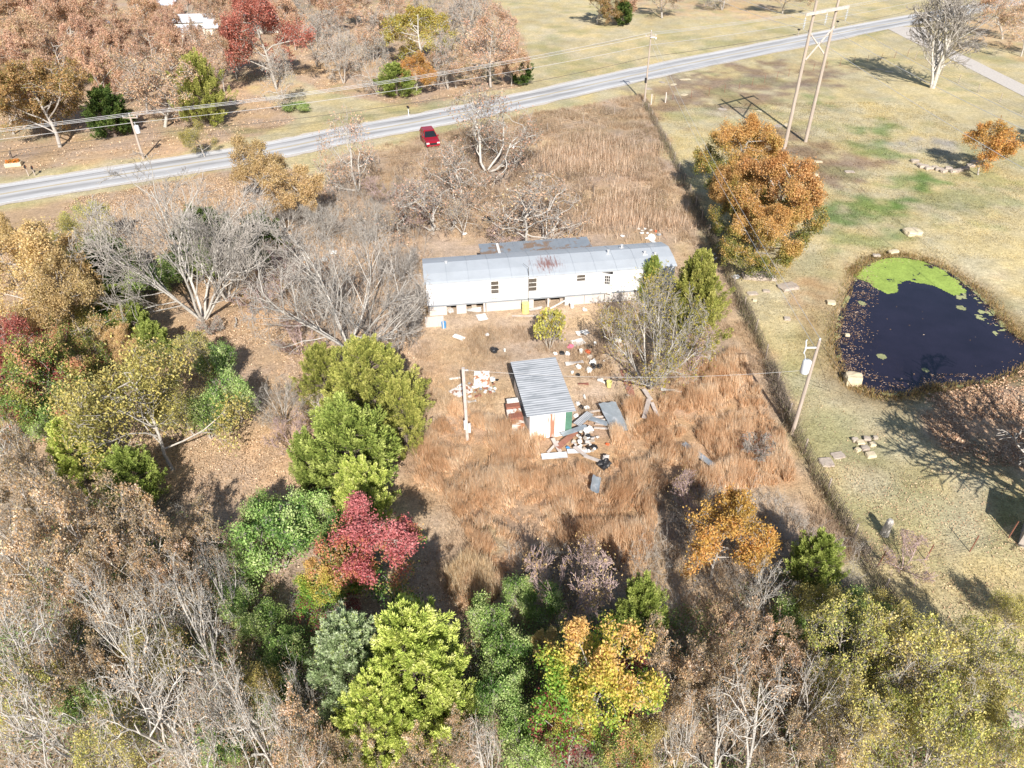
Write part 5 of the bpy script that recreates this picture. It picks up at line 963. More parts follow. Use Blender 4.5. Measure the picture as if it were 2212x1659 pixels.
# middle pole at the fence corner
e, PM = upole(1392, 222, 9.8, 'white-grey utility pole standing where the lot fence meets the road', name='utility_pole')
b = MB().box(-.75, -.05, 9.1, .75, .05, 9.22); b.build('crossarm', MT['poleg'], e)
b = MB()
for x in (-.7, .7): insul(b, x, 0, 9.23)
b.build('insulator', MT['ceramic'], e); b = MB().box(-.1, -.32, 9.0, .55, -.2, 9.12).lathe([(.02, 8.75), (.09, 8.8), (.1, 9.05), (.02, 9.1)], 8, (.7, -.25)); b.build('cutout', MT['ceramic'], e)
MB().box(-.32, -.3, 2.9, -.02, -.1, 3.6).build('meter_box', MT['black'], e)
# transformer pole beside the pond
H_A = hgt(1710, 940, 735); e, PA = upole(1710, 940, H_A+.0, 'leaning-looking utility pole with a pale transformer between fence and pond', face=0, r=.13)
MB().lathe([(.02, H_A-2.25), (.24, H_A-2.25), (.26, H_A-2.2), (.26, H_A-1.45), (.22, H_A-1.35), (.02, H_A-1.32)], 14, (-.42, -.1)).build('transformer', MT['ceramic'], e, smooth=True)
MB().box(-.3, -.05, H_A-2.0, -.1, .05, H_A-1.9).box(-.3, -.05, H_A-1.6, -.1, .05, H_A-1.5).box(-.75, -.03, H_A-.55, 0, .03, H_A-.47).build('bracket', MT['ceramic'], e)
MB().tube([(-.72, 0, H_A-.9), (-.68, 0, H_A-.5), (-.78, 0, H_A-.05), (-.74, 0, H_A+.05)], .04, 6).tube([(-.55, -.05, H_A-1.35), (-.6, -.05, H_A-1.1), (-.68, 0, H_A-.9)], .02, 5).build('cutout', MT['ceramic'], e)
# low service pole left of the shed
H_C = hgt(1010, 950, 795); p = G(1010, 950); e = empty('service_pole', tuple(p), 0, label='square weathered post with a meter box, left of the metal shed', cat='utility pole'); PCc = p
MB().box(-.09, -.09, -.2, .09, .09, H_C).build('post', MT['plank'], e); MB().box(-.16, -.2, 1.0, .02, -.095, 1.7).box(.1, -.15, .7, .25, .05, 1.35).build('meter_box', MT['ceramic'], e, bevel=.015); b = MB(); b.box(.09, -.04, H_C-.2, .3, .04, H_C-.12); b.build('bracket', MT['wire'], e)
# H-frame transmission structure
hl, hr = G(1700, 303), G(1735, 325); ZB = hgt(1700, 303, 22)+.3; e = empty('transmission_tower', tuple((hl+hr)/2), 0, label='tall H-shaped wooden transmission structure with crossbar at top right', cat='power pylon'); m_ = (hl+hr)/2
dirx = nrm((G(1812, 16, ZB)-G(1757, 26, ZB))*[1, 1, 0]); hx = dirx*2.15
for s_ in (-1, 1): MB().tube([hx*s_+[0, 0, -.3], hx*s_+[0, 0, ZB*.5], hx*s_+[0, 0, ZB+1.2]], [.23, .2, .15], 10).build('leg', MT['poleg'], e)
dy = np.array([-dirx[1], dirx[0], 0])
def beam(a, b_, w_, h_): a = np.array(a, float); b_ = np.array(b_, float); d = nrm(b_-a); s = nrm(np.cross(d, [0, 0, 1.])); t = np.cross(s, d); V = [q+s*i*w_/2+t*j*h_/2 for q in (a, b_) for i, j in ((-1, -1), (1, -1), (1, 1), (-1, 1))]; return V, [(0, 3, 2, 1), (4, 5, 6, 7), (0, 1, 5, 4), (1, 2, 6, 5), (2, 3, 7, 6), (3, 0, 4, 7)]
BL = 4.1; V, Fs = beam(-dirx*BL-dy*.3+[0, 0, ZB], dirx*BL-dy*.3+[0, 0, ZB], .14, .32); MB().add(V, Fs).build('crossbar', MT['plank'], e)
for s_ in (-1, 1):
    V, Fs = beam(-hx*s_-dy*.22*s_+[0, 0, ZB-5.0], hx*s_-dy*.22*s_+[0, 0, ZB-1.9], .09, .16); MB().add(V, Fs).build('cross_brace', MT['plank'], e)
for s_ in (-1, 0, 1):
    q = dirx*(BL-.1)*s_-dy*.3; b = MB()
    for k in range(6): b.lathe([(.03, ZB-.4-k*.17), (.15, ZB-.42-k*.17), (.03, ZB-.5-k*.17)], 10, (q[0], q[1]))
    b.tube([(q[0], q[1], ZB-.16), (q[0], q[1], ZB-1.5)], .025, 5).build('insulator_string', MT['ceramic'], e)
# conductors
def wire(name, pts, r, m_, label, group=None, cat='power line'):
    return MB().tube(list(pts), r, 4, cap=False).build(name, MT[m_], label=label, cat=cat, group=group)
HG = 'conductors of the roadside line'
for i, (dz, off) in enumerate(((9.55, 0), (9.3, -.7), (9.3, .7), (8.4, 0))):
    names = ('top', 'second', 'third', 'lowest'); a = PL+[off, 0, dz-9.4+HL]; b_ = PM+[off, 0, dz+.1 if i < 3 else 8.0]
    d = PM-PL; pts = list(wirepts(a-d*1.0, a, .6))[:-1]+list(wirepts(a, b_, .9, 20))
    R2 = G(2212, 8 if False else 20, 9.0) if False else PM+np.array([75, 53, 0]); pts += list(wirepts(b_, R2+[off, 0, dz-.2 if i < 3 else 7.6], .9))[1:]
    wire('power_line', pts, .022, 'wire', names[i]+' pale wire of the power line strung beside the road')
a = PL+[0, 0, HL-2.4]; b_ = PM+[0, 0, 6.4]; d = PM-PL; wire('telephone_cable', list(wirepts(a-d, a, .6))[:-1]+list(wirepts(a, b_, 1.3, 20))+list(wirepts(b_, PM+[75, 53, 6.2], .9))[1:], .025, 'wiredark', 'dark sagging cable below the pale roadside wires', cat='cable')
pa = PA+[0, 0, H_A]; pm = PM+[0, 0, 9.6]
wire('power_line', wirepts(pm, pa+[0, 0, .1], 1.1, 20), .014, 'wire', 'upper wire from the fence-corner pole down to the pondside pole'); wire('power_line', wirepts(pm-[0, 0, 1.2], pa-[0, 0, .7], 1.0, 20), .014, 'wire', 'lower wire from the fence-corner pole down to the pondside pole')
wire('service_cable', wirepts(PA+[0, 0, H_A-1.6-.5], PCc+[.28, 0, H_C-.16], .55, 24), .012, 'cable', 'twisted service cable crossing above the shed roof between two poles', cat='cable')
g1, g2 = G(1865, 868), G(1793, 845); wire('guy_wire', [pa-[0, 0, .1], g1], .012, 'wiredark', 'longer guy wire from the pondside pole past the pale block', cat='cable'); wire('guy_wire', [PA+[0, 0, H_A-.9], g2], .012, 'wiredark', 'shorter guy wire from the pondside pole to the bank', cat='cable')
wd = nrm(-dy*-1.0); tgt = [G(2212, 262, 13.), G(2212, 236, 13.5), G(2212, 345, 12.)]
for i, s_ in enumerate((0, 1, -1)):
    q = m_+dirx*(BL-.1)*s_-dy*.3+[0, 0, ZB-1.5]; t_ = tgt[i]; d = t_-q; back = q-d*1.6; back[2] = ZB-1.5
    wire('transmission_line', list(wirepts(back, q, 1.0, 8))[:-1]+list(wirepts(q, q+d*1.5, .6, 16)), .02, 'wire', ('middle', 'right', 'left')[i]+' long conductor hanging from the H-shaped structure')

# ------------------------------------------------------------ FENCES
def wirefence(name, line, H, step, label, post='t', nw=5, vert=.0, postm='rust', wm='wiredark', r=.008, pr=.03):
    s_ = np.concatenate([[0], np.cumsum(np.linalg.norm(np.diff(line, axis=0), axis=1))]); N_ = max(2, int(s_[-1]/step)); e = empty(name, (line[0][0], line[0][1], 0), 0, label=label, cat='fence'); o = np.array([line[0][0], line[0][1], 0])
    rr_ = np.random.RandomState(len(line))
    pts = [np.array([np.interp(t, s_, line[:, 0]), np.interp(t, s_, line[:, 1]), 0]) for t in np.linspace(0, s_[-1], N_+1)]
    for q in pts: t_ = rr_.randn(2)*.04; MB().tube([q-o+[0, 0, -.1], q-o+[t_[0], t_[1], H+.1]], pr, 5).build('post', MT[postm], e)
    b = MB()
    for k in range(nw): z = H*(k+.6)/nw; b.tube([q-o+[0, 0, z] for q in pts], r, 3, cap=False)
    if vert:
        n = int(s_[-1]/vert); t = np.linspace(0, s_[-1], n); P0 = np.stack([np.interp(t, s_, line[:, 0])-o[0], np.interp(t, s_, line[:, 1])-o[1], t*0+.03], 1); P1 = P0+[0, 0, H*.92]
        V, Q = tubes(np.concatenate([P0, P1, np.full((n, 1), r*.8), np.full((n, 1), r*.8)], 1), 3); b.add(V, Q)
    b.build('wire_mesh', MT[wm], e); return e
wirefence('wire_fence', fl, 1.15, 3.4, 'long overgrown wire mesh fence between the weedy lot and the lawn', nw=7, vert=.3, pr=.05, postm='wood', r=.009)
rl = np.array([G(u, v)[:2] for u, v in [(600, 392), (720, 372), (860, 348), (970, 336), (1100, 300), (1250, 272), (1388, 232)]])
wirefence('roadside_fence', smooth_line(rl, 2), 1.1, 5.5, 'thin dark wire fence along the road edge of the weedy lot', nw=4, r=.012, pr=.04, postm='wood')
rl = np.array([G(u, v)[:2] for u, v in [(1412, 222), (1551, 205), (1640, 182), (1740, 155), (1830, 140), (1960, 122)]])
wirefence('pasture_fence', smooth_line(rl, 2), 1.1, 3.2, 'wire fence on thin rusty posts along the road edge of the lawn', nw=4, r=.006, pr=.03)
rl = np.array([G(u, v)[:2] for u, v in [(1976, 128), (2030, 160), (2090, 190), (2160, 222), (2240, 262), (2320, 300)]])
wirefence('driveway_fence', smooth_line(rl, 2), 1.2, 5.0, 'wire fence on dark posts along the lawn side of the driveway', nw=4, r=.008, pr=.05, postm='wood')
rl = np.array([G(u, v)[:2] for u, v in [(1895, 1225), (1990, 1212), (2075, 1200), (2120, 1180), (2170, 1165), (2260, 1135)]])
wirefence('paddock_fence', smooth_line(rl, 2), 1.2, 2.2, 'wire fence on red posts with white tips at lower right', nw=6, vert=.3, r=.005, pr=.03)
# corner brace posts by the utility pole
for q, lab in (((1406, 226), 'weathered fence corner post just right of the fence-corner utility pole'), ((1437, 222), 'weathered brace post a little farther right of the fence-corner utility pole'), ((978, 340), 'pale wooden fence post below the red car')):
    p = G(*q); MB().tube([(0, 0, -.1), (.03, 0, .8), (0, 0, 1.5)], [.1, .09, .08], 8).build('fence_post', MT['plank'], label=lab, cat='fence post').location = tuple(p)

# ------------------------------------------------------------ CAR
pf = G(919, 319); pr_ = G(905.5, 302.5); ch = pr_-pf; cp = G(929, 310); crz = math.atan2(-ch[1], -ch[0])
car = empty('parked_car', (float(cp[0]), float(cp[1]), 0), math.atan2(-ch[1], -ch[0])-.05, label='dark red car parked on the verge between the road and the gnarled trees', cat='car')
def carpr(prof, w, bev, taper=None):   # prof (x,z) loop, extruded across y
    n = len(prof); V = [(x, s*(w/2-(taper or (lambda x, z: 0))(x, z)), z) for s in (-1, 1) for x, z in prof]
    return MB().add(V, [tuple(range(n)), tuple(range(2*n-1, n-1, -1))]+[(i, i+n, (i+1) % n+n, (i+1) % n) for i in range(n)])
body = carpr([(-2.35, .45), (-2.4, .75), (-2.3, 1.08), (.85, 1.08), (1.1, 1.02), (2.15, .92), (2.38, .75), (2.4, .42), (1.9, .32), (-1.9, .32)], 1.86, .06, lambda x, z: .10 if abs(x) > 2.2 else 0).build('body', MT['carred'], car, bevel=.07, smooth=False)
cab = carpr([(-2.22, 1.08), (-1.95, 1.62), (-1.7, 1.70), (-.05, 1.70), (.15, 1.64), (.88, 1.09)], 1.72, .05, lambda x, z: .24*(z-1.08)/.6).build('cabin', MT['carglass'], car, bevel=.03)
carpr([(-1.98, 1.63), (-1.72, 1.73), (-.05, 1.73), (.17, 1.655), (.1, 1.62), (-1.9, 1.60)], 1.40, .04).build('roof', MT['carred'], car, bevel=.03)
for s_ in (-1, 1):
    for xa, za, xb, zb in ((.9, 1.07, .16, 1.65), (-.35, 1.08, -.35, 1.66), (-1.3, 1.08, -1.3, 1.66), (-2.22, 1.08, -1.92, 1.64)):
        ya, yb = .865*s_, (.865-.225)*s_; MB().tube([(xa, ya, za), (xb, yb, zb)], .045, 5).build('pillar', MT['carred'], car)
    MB().box(.55, s_*1.0-.1, 1.1, .72, s_*1.0+.1, 1.24).build('mirror', MT['carred'], car, bevel=.03)
    MB().box(2.24, s_*.68-.2, .66, 2.385, s_*.68+.17, .84).build('headlight', MT['lamp'], car, bevel=.02)
    MB().box(-2.42, s_*.7-.12, .7, -2.3, s_*.7+.12, 1.0).build('tail_light', MT['orange'], car)
    for x in (-1.45, 1.5):
        wl = MB().add(*(lambda n=18: ([(x+r_*math.cos(2*math.pi*k/n), y, .34+r_*math.sin(2*math.pi*k/n)) for y, r_ in ((s_*.72, .2), (s_*.72, .34), (s_*.945, .34), (s_*.945, .2)) for k in range(n)], [(i*n+k, i*n+(k+1) % n, (i+1)*n+(k+1) % n, (i+1)*n+k) for i in range(3) for k in range(n)]))())
        wo = wl.build('wheel', MT['tyre'], car)
        n = 12; MB().add([(x+.21*math.cos(2*math.pi*k/n), s_*.935, .34+.21*math.sin(2*math.pi*k/n)) for k in range(n)]+[(x+.08*math.cos(2*math.pi*k/n), s_*.925, .34+.08*math.sin(2*math.pi*k/n)) for k in range(n)]+[(x, s_*.95, .34)], [(k, (k+1) % n, n+(k+1) % n, n+k) for k in range(n)]+[(n+k, n+(k+1) % n, 2*n) for k in range(n)]).build('rim', MT['chrome'], wo)
MB().box(2.36, -.45, .55, 2.41, .45, .8).build('grille', MT['black'], car); MB().box(2.34, -.85, .38, 2.46, .85, .52).build('bumper', MT['carred'], car, bevel=.03)

# ------------------------------------------------------------ HOUSES IN THE WOOD
def house(u, v, z, rz, W_, D_, H_, name, label, doors=(), wins=(), rm='houseroof', wm='housewall'):
    p = G(u, v, z); e = empty(name, (p[0], p[1], 0), rz, label=label, cat='house'); hw, hd = W_/2, D_/2
    b = MB().box(-hw, -hd, 0, hw, hd, H_); b.add([(-hw, -hd, H_), (-hw, hd, H_), (-hw, 0, H_+.9)], [(0, 1, 2)]); b.add([(hw, -hd, H_), (hw, hd, H_), (hw, 0, H_+.9)], [(0, 2, 1)]); b.build('wall', MT[wm], e)
    V = [(x, y, z_) for x in (-hw-.3, hw+.3) for y, z_ in ((-hd-.4, H_-.02), (0, H_+1.0), (hd+.4, H_-.02))]; V += [(x, y, z_+.1) for x, y, z_ in V]
    MB().add(V, [(0, 3, 4, 1), (1, 4, 5, 2), (6, 7, 10, 9), (7, 8, 11, 10), (0, 6, 9, 3), (2, 5, 11, 8), (0, 1, 7, 6), (1, 2, 8, 7), (3, 9, 10, 4), (4, 10, 11, 5)]).build('roof', MT[rm], e)
    for x in doors: d_ = MB().box(x-.5, -hd-.05, 0, x+.5, -hd-.003, 2.1).build('door', MT['blind'], e); MB().box(x+.32, -hd-.1, 1, x+.4, -hd-.052, 1.1).build('handle', MT['chrome'], d_)
    for x in wins: f_ = MB().box(x-.65, -hd-.04, .95, x+.65, -hd-.003, 2.05).build('window', MT['plastic_white'], e); MB().box(x-.55, -hd-.06, 1.05, x+.55, -hd-.043, 1.95).build('pane', MT['glass'], f_)
    return e
house(440, 36, 3.2, math.radians(4), 11, 6, 2.7, 'house', 'white house with pale metal roof half hidden in the wood beyond the road', (-1,), (2.5, -3.5))
house(562, 40, 2.5, math.radians(8), 8, 5, 2.6, 'house', 'white house glimpsed behind the dark red oak', (1,), (-2,))
house(342, 6, 3, math.radians(10), 8, 5, 2.8, 'barn', 'pale blue-roofed outbuilding at the top edge in the wood', (0,), ())
house(211, 66, 2, math.radians(80), 7, 2.6, 2.3, 'camper_trailer', 'narrow white building glimpsed among oaks at upper left', (), (1,))
house(412, 72, 1.5, math.radians(4), 3.4, 5, 2.1, 'garden_shed', 'small white outbuilding in front of the white house in the wood', (0,), ())
house(470, 60, 1.5, math.radians(4), 4.5, 3.5, 1.8, 'porch', 'low cream outbuilding right before the white house in the wood', (), (0,))

# ------------------------------------------------------------ ROCKS
def rock(u, v, sx, sy, sz, label, m_='rock', seed=0, cat='rock', group=None, name='rock', rz=0., z=0):
    r_ = np.random.RandomState(seed+int(u)); p = G(u, v, z); n = 22
    import bmesh
    bm = bmesh.new(); bmesh.ops.create_cube(bm, size=1); bmesh.ops.subdivide_edges(bm, edges=bm.edges[:], cuts=3, use_grid_fill=True)
    for vt in bm.verts:
        c = np.array(vt.co); sph = nrm(c)*.55; c = c*.62+sph*.38; c = c*(1+.16*(r_.rand(3)-.5)); vt.co = (c[0]*sx, c[1]*sy, c[2]*sz+sz*.3)
    bmesh.ops.triangulate(bm, faces=bm.faces[:]); me = bpy.data.meshes.new(name); bm.to_mesh(me); bm.free(); me.materials.append(MT[m_])
    o = link(name, me, label=label, cat=cat, group=group); o.location = tuple(p); o.rotation_euler = (0, 0, rz or r_.rand()*.8-.4); return o
rock(1840, 826, 1.15, .85, .9, 'large pale squared block standing at the near left pond edge', 'rockpale', z=-.2)
rock(1970, 505, 1.6, 1.3, .55, 'big pale flat boulder on the lawn above the pond', 'rockpale')
rock(1640, 600, 2.9, 1.3, .45, 'broad flat sandstone slab between the fence and the orange oaks', rz=-.12); rock(1702, 622, 1.7, 1.2, .35, 'flat sandstone slab right of the broad one')
rock(1625, 635, .9, .6, .15, 'thin small slab below the broad sandstone slab')
rock(1655, 630, .6, .4, .18, 'small stone between the two sandstone slabs'); rock(1752, 380, 1.7, .9, .2, 'pale flat slab on bare soil right of the orange oaks', 'rockpale'); rock(1835, 372, 1.1, .7, .15, 'whitish slab on brown soil above the green patch')
rock(1765, 350, 1.2, .6, .14, 'pale thin slab right of the transmission legs', 'rockpale'); rock(1893, 853-300, .7, .4, .2, 'small stone at the far left pond bank'); rock(1930, 545, 1.0, .5, .25, 'pale stone at the far pond bank', 'rockpale')
rock(1795, 655, .7, .6, .25, 'pale stone left of the algae end of the pond', 'rockpale'); rock(1830, 725, .35, .3, .2, 'small white stone at the left water line', 'rockpale')
rock(1700, 690, .5, .5, .2, 'grey stone in the pale grass beside the fence'); rock(1630, 650, .35, .3, .2, 'little white stone near the fence by the slabs', 'rockpale')
sr = 'stones of the broken row by the orange tree'
for i, (u, v, s_) in enumerate([(1975, 350, .9), (1984, 358, .6), (1995, 362, 1.1), (2006, 366, .9), (2018, 364, .7), (2028, 368, .9), (2038, 372, .8), (2048, 366, .8), (2060, 372, 1.0), (2072, 370, .8), (2084, 366, .9), (2096, 360, .9), (2106, 353, 1.0)]):
    rock(u, v, s_, s_*.7, .4, 'whitish stone in the broken row beside the small orange tree', seed=i, group=sr)
for i, (u, v, s_) in enumerate([(1846, 952, .4), (1858, 958, .5), (1872, 950, .45), (1884, 962, .4), (1868, 970, .5), (1852, 974, .35), (1890, 948, .3), (1880, 985, .6)]):
    rock(u, v, s_, s_*.8, .25, 'tan stone in the low pile on the lawn below the pond', 'rockpale' if i % 2 else 'rock', seed=i, group='stones of the pile below the pond')
rock(1785, 1000, .8, .8, .16, 'flat pinkish slab left of the stone pile'); rock(1810, 985, .8, .6, .14, 'grey flat slab just left of the stone pile')
rock(2150, 1520, .9, .7, .6, 'brown boulder at the lower right among yellow trees', m_='rock'); rock(2190, 1560, .8, .7, .5, 'second brown boulder at the lower right corner'); rock(2128, 1505, .6, .5, .5, 'smaller brown boulder left of the lower right pair')
og = 'pale bedrock showing beside the road'
for i, (u, v, s_) in enumerate([(1430, 178, 2.2), (1455, 183, 1.6), (1478, 205, 1.5), (1400, 192, 1.6), (1480, 172, 2.0), (1260, 246, 1.6), (1300, 238, 1.2), (1900, 150, 1.4), (1920, 155, 1.6), (1560, 236, 1.8), (1640, 240, 1.6), (1700, 360-90, 1.6), (1680, 272, 1.8)]):
    rock(u, v, s_*(.55+.5*((i*37) % 10)/10), s_*(.35+.4*((i*53) % 10)/10), .07, 'pale flat bedrock patch near the road', 'rockpale' if i % 3 else 'rock', seed=i, group=og, rz=((i*29) % 10)/10*2.4-1.2)

# ------------------------------------------------------------ YARD JUNK
rj = np.random.RandomState(12)
def sheet(u, v, L_, W_, rz, m_, name, label, cat, z=.12, tilt=(0, 0), curl=.08, ribs=False, th=.02, group=None):
    p = G(u, v, z); nx_, ny_ = 10, 8; V = []; r_ = rj.rand(4)*6
    if ribs: b = corr(-L_/2, L_/2, -W_/2, W_/2, lambda x, y: 0, pitch=.12, amp=.022)
    else:
        for lay in (0, 1):
            for i in range(nx_+1):
                for j in range(ny_+1):
                    x = L_*(i/nx_-.5)*(1+.03*math.sin(j*1.7+r_[0])); y = W_*(j/ny_-.5)*(1+.03*math.sin(i*1.3+r_[1])); V.append((x, y, curl*math.sin(3*x/L_+r_[2])*math.cos(2*y/W_+r_[3])-lay*th))
        n = (nx_+1)*(ny_+1); Fs = []
        for i in range(nx_):
            for j in range(ny_): a_ = i*(ny_+1)+j; c_ = a_+ny_+1; Fs += [(a_, c_, c_+1, a_+1), (a_+n, a_+1+n, c_+1+n, c_+n)]
        for i in range(nx_): a_ = i*(ny_+1); c_ = a_+ny_+1; Fs += [(a_, a_+n, c_+n, c_), (a_+ny_, c_+ny_, c_+ny_+n, a_+ny_+n)]
        for j in range(ny_): Fs += [(j, j+1, j+1+n, j+n), (nx_*(ny_+1)+j, nx_*(ny_+1)+j+n, nx_*(ny_+1)+j+1+n, nx_*(ny_+1)+j+1)]
        b = MB().add(V, Fs)
    o = b.build(name, MT[m_], label=label, cat=cat, group=group); o.location = tuple(p); o.rotation_euler = (tilt[0], tilt[1], rz); return o
def board(a, b_, w_, m_, label, z=(.15, .15), th=.06, name='plank'):
    p = G(*a, z[0]); q = G(*b_, z[1]); V, Fs = beam(p, (p+q)/2+[0, 0, -.01], w_, th); V2, F2 = beam((p+q)/2+[0, 0, -.01], q, w_*.98, th*.97); V = [x-p for x in V]; V2 = [x-p for x in V2]
    o = MB().add(V, Fs).add(V2, F2).build(name, MT[m_], label=label, cat='plank'); o.location = tuple(p); return o
def bucket(u, v, m_, label, s_=1., tilt=0., name='bucket', cat='bucket'):
    p = G(u, v, .1); e = empty(name, tuple(p), rj.rand()*6, label=label, cat=cat); e.rotation_euler = (tilt, tilt*.5, rj.rand()*6); e.scale = (s_,)*3
    MB().lathe([(.01, .0), (.13, .0), (.16, .36), (.175, .36), (.175, .38), (.15, .38), (.12, .03), (.01, .03)], 14).build('body', MT[m_], e); MB().tube([(.16*math.cos(t), .05, .34+.14*math.sin(t)*(-.3)) for t in np.linspace(0, math.pi, 8)], .006, 4).build('handle', MT['wiredark'], e); return e
def lump(u, v, s_, m_, name, label, cat, z=.12, flat=.6, group=None):
    import bmesh
    p = G(u, v, z); bm = bmesh.new(); bmesh.ops.create_icosphere(bm, subdivisions=3, radius=1); r_ = rj.rand(6)*6
    for vt in bm.verts:
        x, y, z_ = vt.co; k_ = 1+.22*math.sin(3*x+r_[0])*math.sin(4*y+r_[1])+.16*math.sin(7*z_+5*x+r_[2])+.08*rj.randn(); vt.co = (x*s_*k_, y*s_*.8*k_, z_*s_*flat*k_)
    me = bpy.data.meshes.new(name); bm.to_mesh(me); bm.free(); me.materials.append(MT[m_]); o = link(name, me, label=label, cat=cat, group=group); o.location = tuple(p); o.rotation_euler = (0, 0, rj.rand()*6); return o
Z = lambda x, y: z5(x, y)
sheet(*z5(388, 40), .8, .95, .3, 'plastic_white', 'scrap_board', 'bright white panel lying in the yard below the trailer air conditioner', 'panel')
sheet(*z5(1385, 300), .95, .8, .35, 'plastic_white', 'scrap_board', 'square white panel in the weeds above the shed', 'panel')
sheet(*z5(1430, 200), 1.0, .55, .3, 'plastic_white', 'crumpled_sheet', 'crumpled white sheet just above the square white panel', 'sheet', curl=.15)
sheet(*z5(150, 250), .9, .5, -.5, 'plastic_white', 'white_scrap', 'torn white scrap in the yard left of the black tub', 'scrap')
lump(*z5(443, 225), .18, 'ceramic', 'plastic_bag', 'pale bluish bag in the yard above the black tub', 'bag')
lump(*z5(510, 385), .33, 'black', 'black_tub', 'black crumpled tub in the middle of the yard', 'tub'); bucket(*z5(625, 400), 'plastic_white', 'small white pot right of the black tub', .55)
lump(*z5(1305, 350), .26, 'pink', 'toy', 'bright pink toy above the shed', 'toy'); lump(*z5(1490, 345), .28, 'black', 'trash_bag', 'flattened dark bag right of the square white panel', 'bag', flat=.35)
bucket(*z5(1415, 420), 'plastic_white', 'white bucket beside the orange crate above the shed', .9); bucket(*z5(1560, 335), 'plastic_white', 'small white pot right of the flattened dark bag', .7)
lump(*z5(1490, 400), .24, 'orange', 'toy_crate', 'orange-red crate right of the white bucket', 'crate'); lump(*z5(1220, 415), .2, 'black', 'trash_bag', 'small black bag left of the white bucket', 'bag')
lump(*z5(1150, 420), .16, 'plastic_white', 'paper_scrap', 'white scrap left of the small black bag', 'scrap'); lump(*z5(1275, 420), .2, 'plastic_white', 'paper_scrap', 'white scrap between the small black bag and the bucket', 'scrap')
sheet(*z5(1295, 525), .6, .35, .2, 'skirt', 'old_board', 'whitish board by the top right corner of the shed roof', 'board'); sheet(*z5(1375, 510), .95, .4, .2, 'skirt', 'old_board', 'longer whitish board right of the shed roof corner', 'board')
lump(*z5(1540, 510), .32, 'plastic_white', 'cloth', 'white cloth heap above the two black bags', 'cloth'); lump(*z5(1545, 550), .27, 'black', 'trash_bag', 'left one of the two black bags right of the shed', 'bag'); lump(*z5(1605, 550), .24, 'black', 'trash_bag', 'right one of the two black bags right of the shed', 'bag')
lump(*z5(1500, 590), .27, 'plastic_white', 'cloth', 'white rags below the two black bags', 'cloth'); lump(*z5(1390, 555), .22, 'plastic_white', 'cloth', 'white rag left of the two black bags', 'cloth')
lump(*z5(1510, 455), .22, 'rock', 'debris', 'grey-brown debris above the white cloth heap', 'debris'); lump(*z5(1325, 615), .13, 'plastic_white', 'jug', 'white jug beside the right edge of the shed roof', 'jug', flat=1)
bucket(*z5(1595, 695), 'plastic_white', 'tipped white bucket above the yellow bucket', .9, 1.1); bucket(*z5(1705, 765), 'yellow', 'yellow bucket right of the shed', 1.2)
sheet(*z5(1440, 735), .75, .25, .05, 'rust', 'rusty_scrap', 'reddish scrap lying between the shed and the yellow bucket', 'scrap'); sheet(*z5(1452, 870), .14, .4, .1, 'plastic_white', 'white_stick', 'short white strip right of the shed roof', 'scrap')
lump(*z5(1385, 640), .14, 'black', 'black_pot', 'small dark pot right of the shed', 'pot'); lump(*z5(1655, 720), .1, 'plastic_white', 'paper_scrap', 'tiny white scrap between the tipped bucket and the yellow bucket', 'scrap'); lump(*z5(1655, 495), .09, 'plastic_white', 'paper_scrap', 'tiny white scrap right of the white cloth heap', 'scrap')
lump(*z5(1800, 280), .35, 'skirt', 'debris', 'grey debris under the limbs of the fan-shaped tree', 'debris'); lump(*z5(1855, 950), .17, 'plastic_white', 'ball', 'pale ball right of the leaning metal sheet', 'ball', flat=1)
# left heap: panels and rubble beside the service pole
sheet(*z5(170, 800), 1.5, 1.0, .9, 'rusty', 'rusty_board', 'rust-stained white panel half behind the service pole', 'panel', tilt=(.15, .1), z=.25); sheet(*z5(385, 690), 1.1, 1.4, 0, 'rusty', 'rusty_board', 'white panel with rust stain right of the service pole', 'panel', tilt=(.35, 0), z=.35)
sheet(*z5(285, 915), .6, .3, .2, 'plastic_white', 'scrap_board', 'small white panel at the foot of the scrap heap beside the service pole', 'panel'); board(z5(50, 685), z5(165, 670), .14, 'plastic_white', 'short white board left of the service pole'); sheet(*z5(500, 685), .35, .4, .1, 'plastic_white', 'scrap_board', 'little white square right of the rust-stained panel', 'panel')
sg_ = 'bits of the scrap heap beside the service pole'
for i in range(34):
    x = 250+rj.rand()*310; y = 720+rj.rand()*170-(x-250)*.25; m_ = ['plastic_white', 'skirt', 'rust', 'dullmetal', 'green', 'black'][rj.choice(6, p=[.32, .26, .16, .14, .06, .06])]
    lump(*z5(x, y), .06+.09*rj.rand(), m_, 'scrap', 'small broken piece in the scrap heap right of the service pole', 'scrap', flat=.5, group=sg_)
# right heap in front of the shed
sheet(*z5(1755, 1070), 1.25, 2.5, .28, 'dullmetal', 'metal_sheet', 'large bluish-grey metal sheet leaning right of the shed', 'metal sheet', z=.45, tilt=(.18, .1), curl=.04)
sheet(*z5(1440, 1095), 1.55, .55, math.radians(50), 'corr', 'corrugated_sheet', 'narrow corrugated sheet propped at the right corner of the shed', 'metal sheet', z=.55, ribs=True)
sheet(*z5(1580, 1115), 1.5, .45, math.radians(-28), 'dullmetal', 'metal_sheet', 'grey metal strip crossing under the corrugated sheet', 'metal sheet', z=.4, curl=.05)
sheet(*z5(1140, 1480), 1.6, .5, .1, 'corr', 'corrugated_sheet', 'corrugated sheet lying in the tall grass below the shed', 'metal sheet', z=.25, ribs=True); sheet(*z5(1390, 1430), 1.4, .4, .05, 'corr', 'corrugated_sheet', 'corrugated sheet under the rubble heap', 'metal sheet', z=.2, ribs=True)
sheet(*z5(1345, 1215), 1.9, .4, math.radians(27), 'dullmetal', 'metal_sheet', 'long pale metal strip before the shed door', 'metal sheet', z=.55, curl=.03)
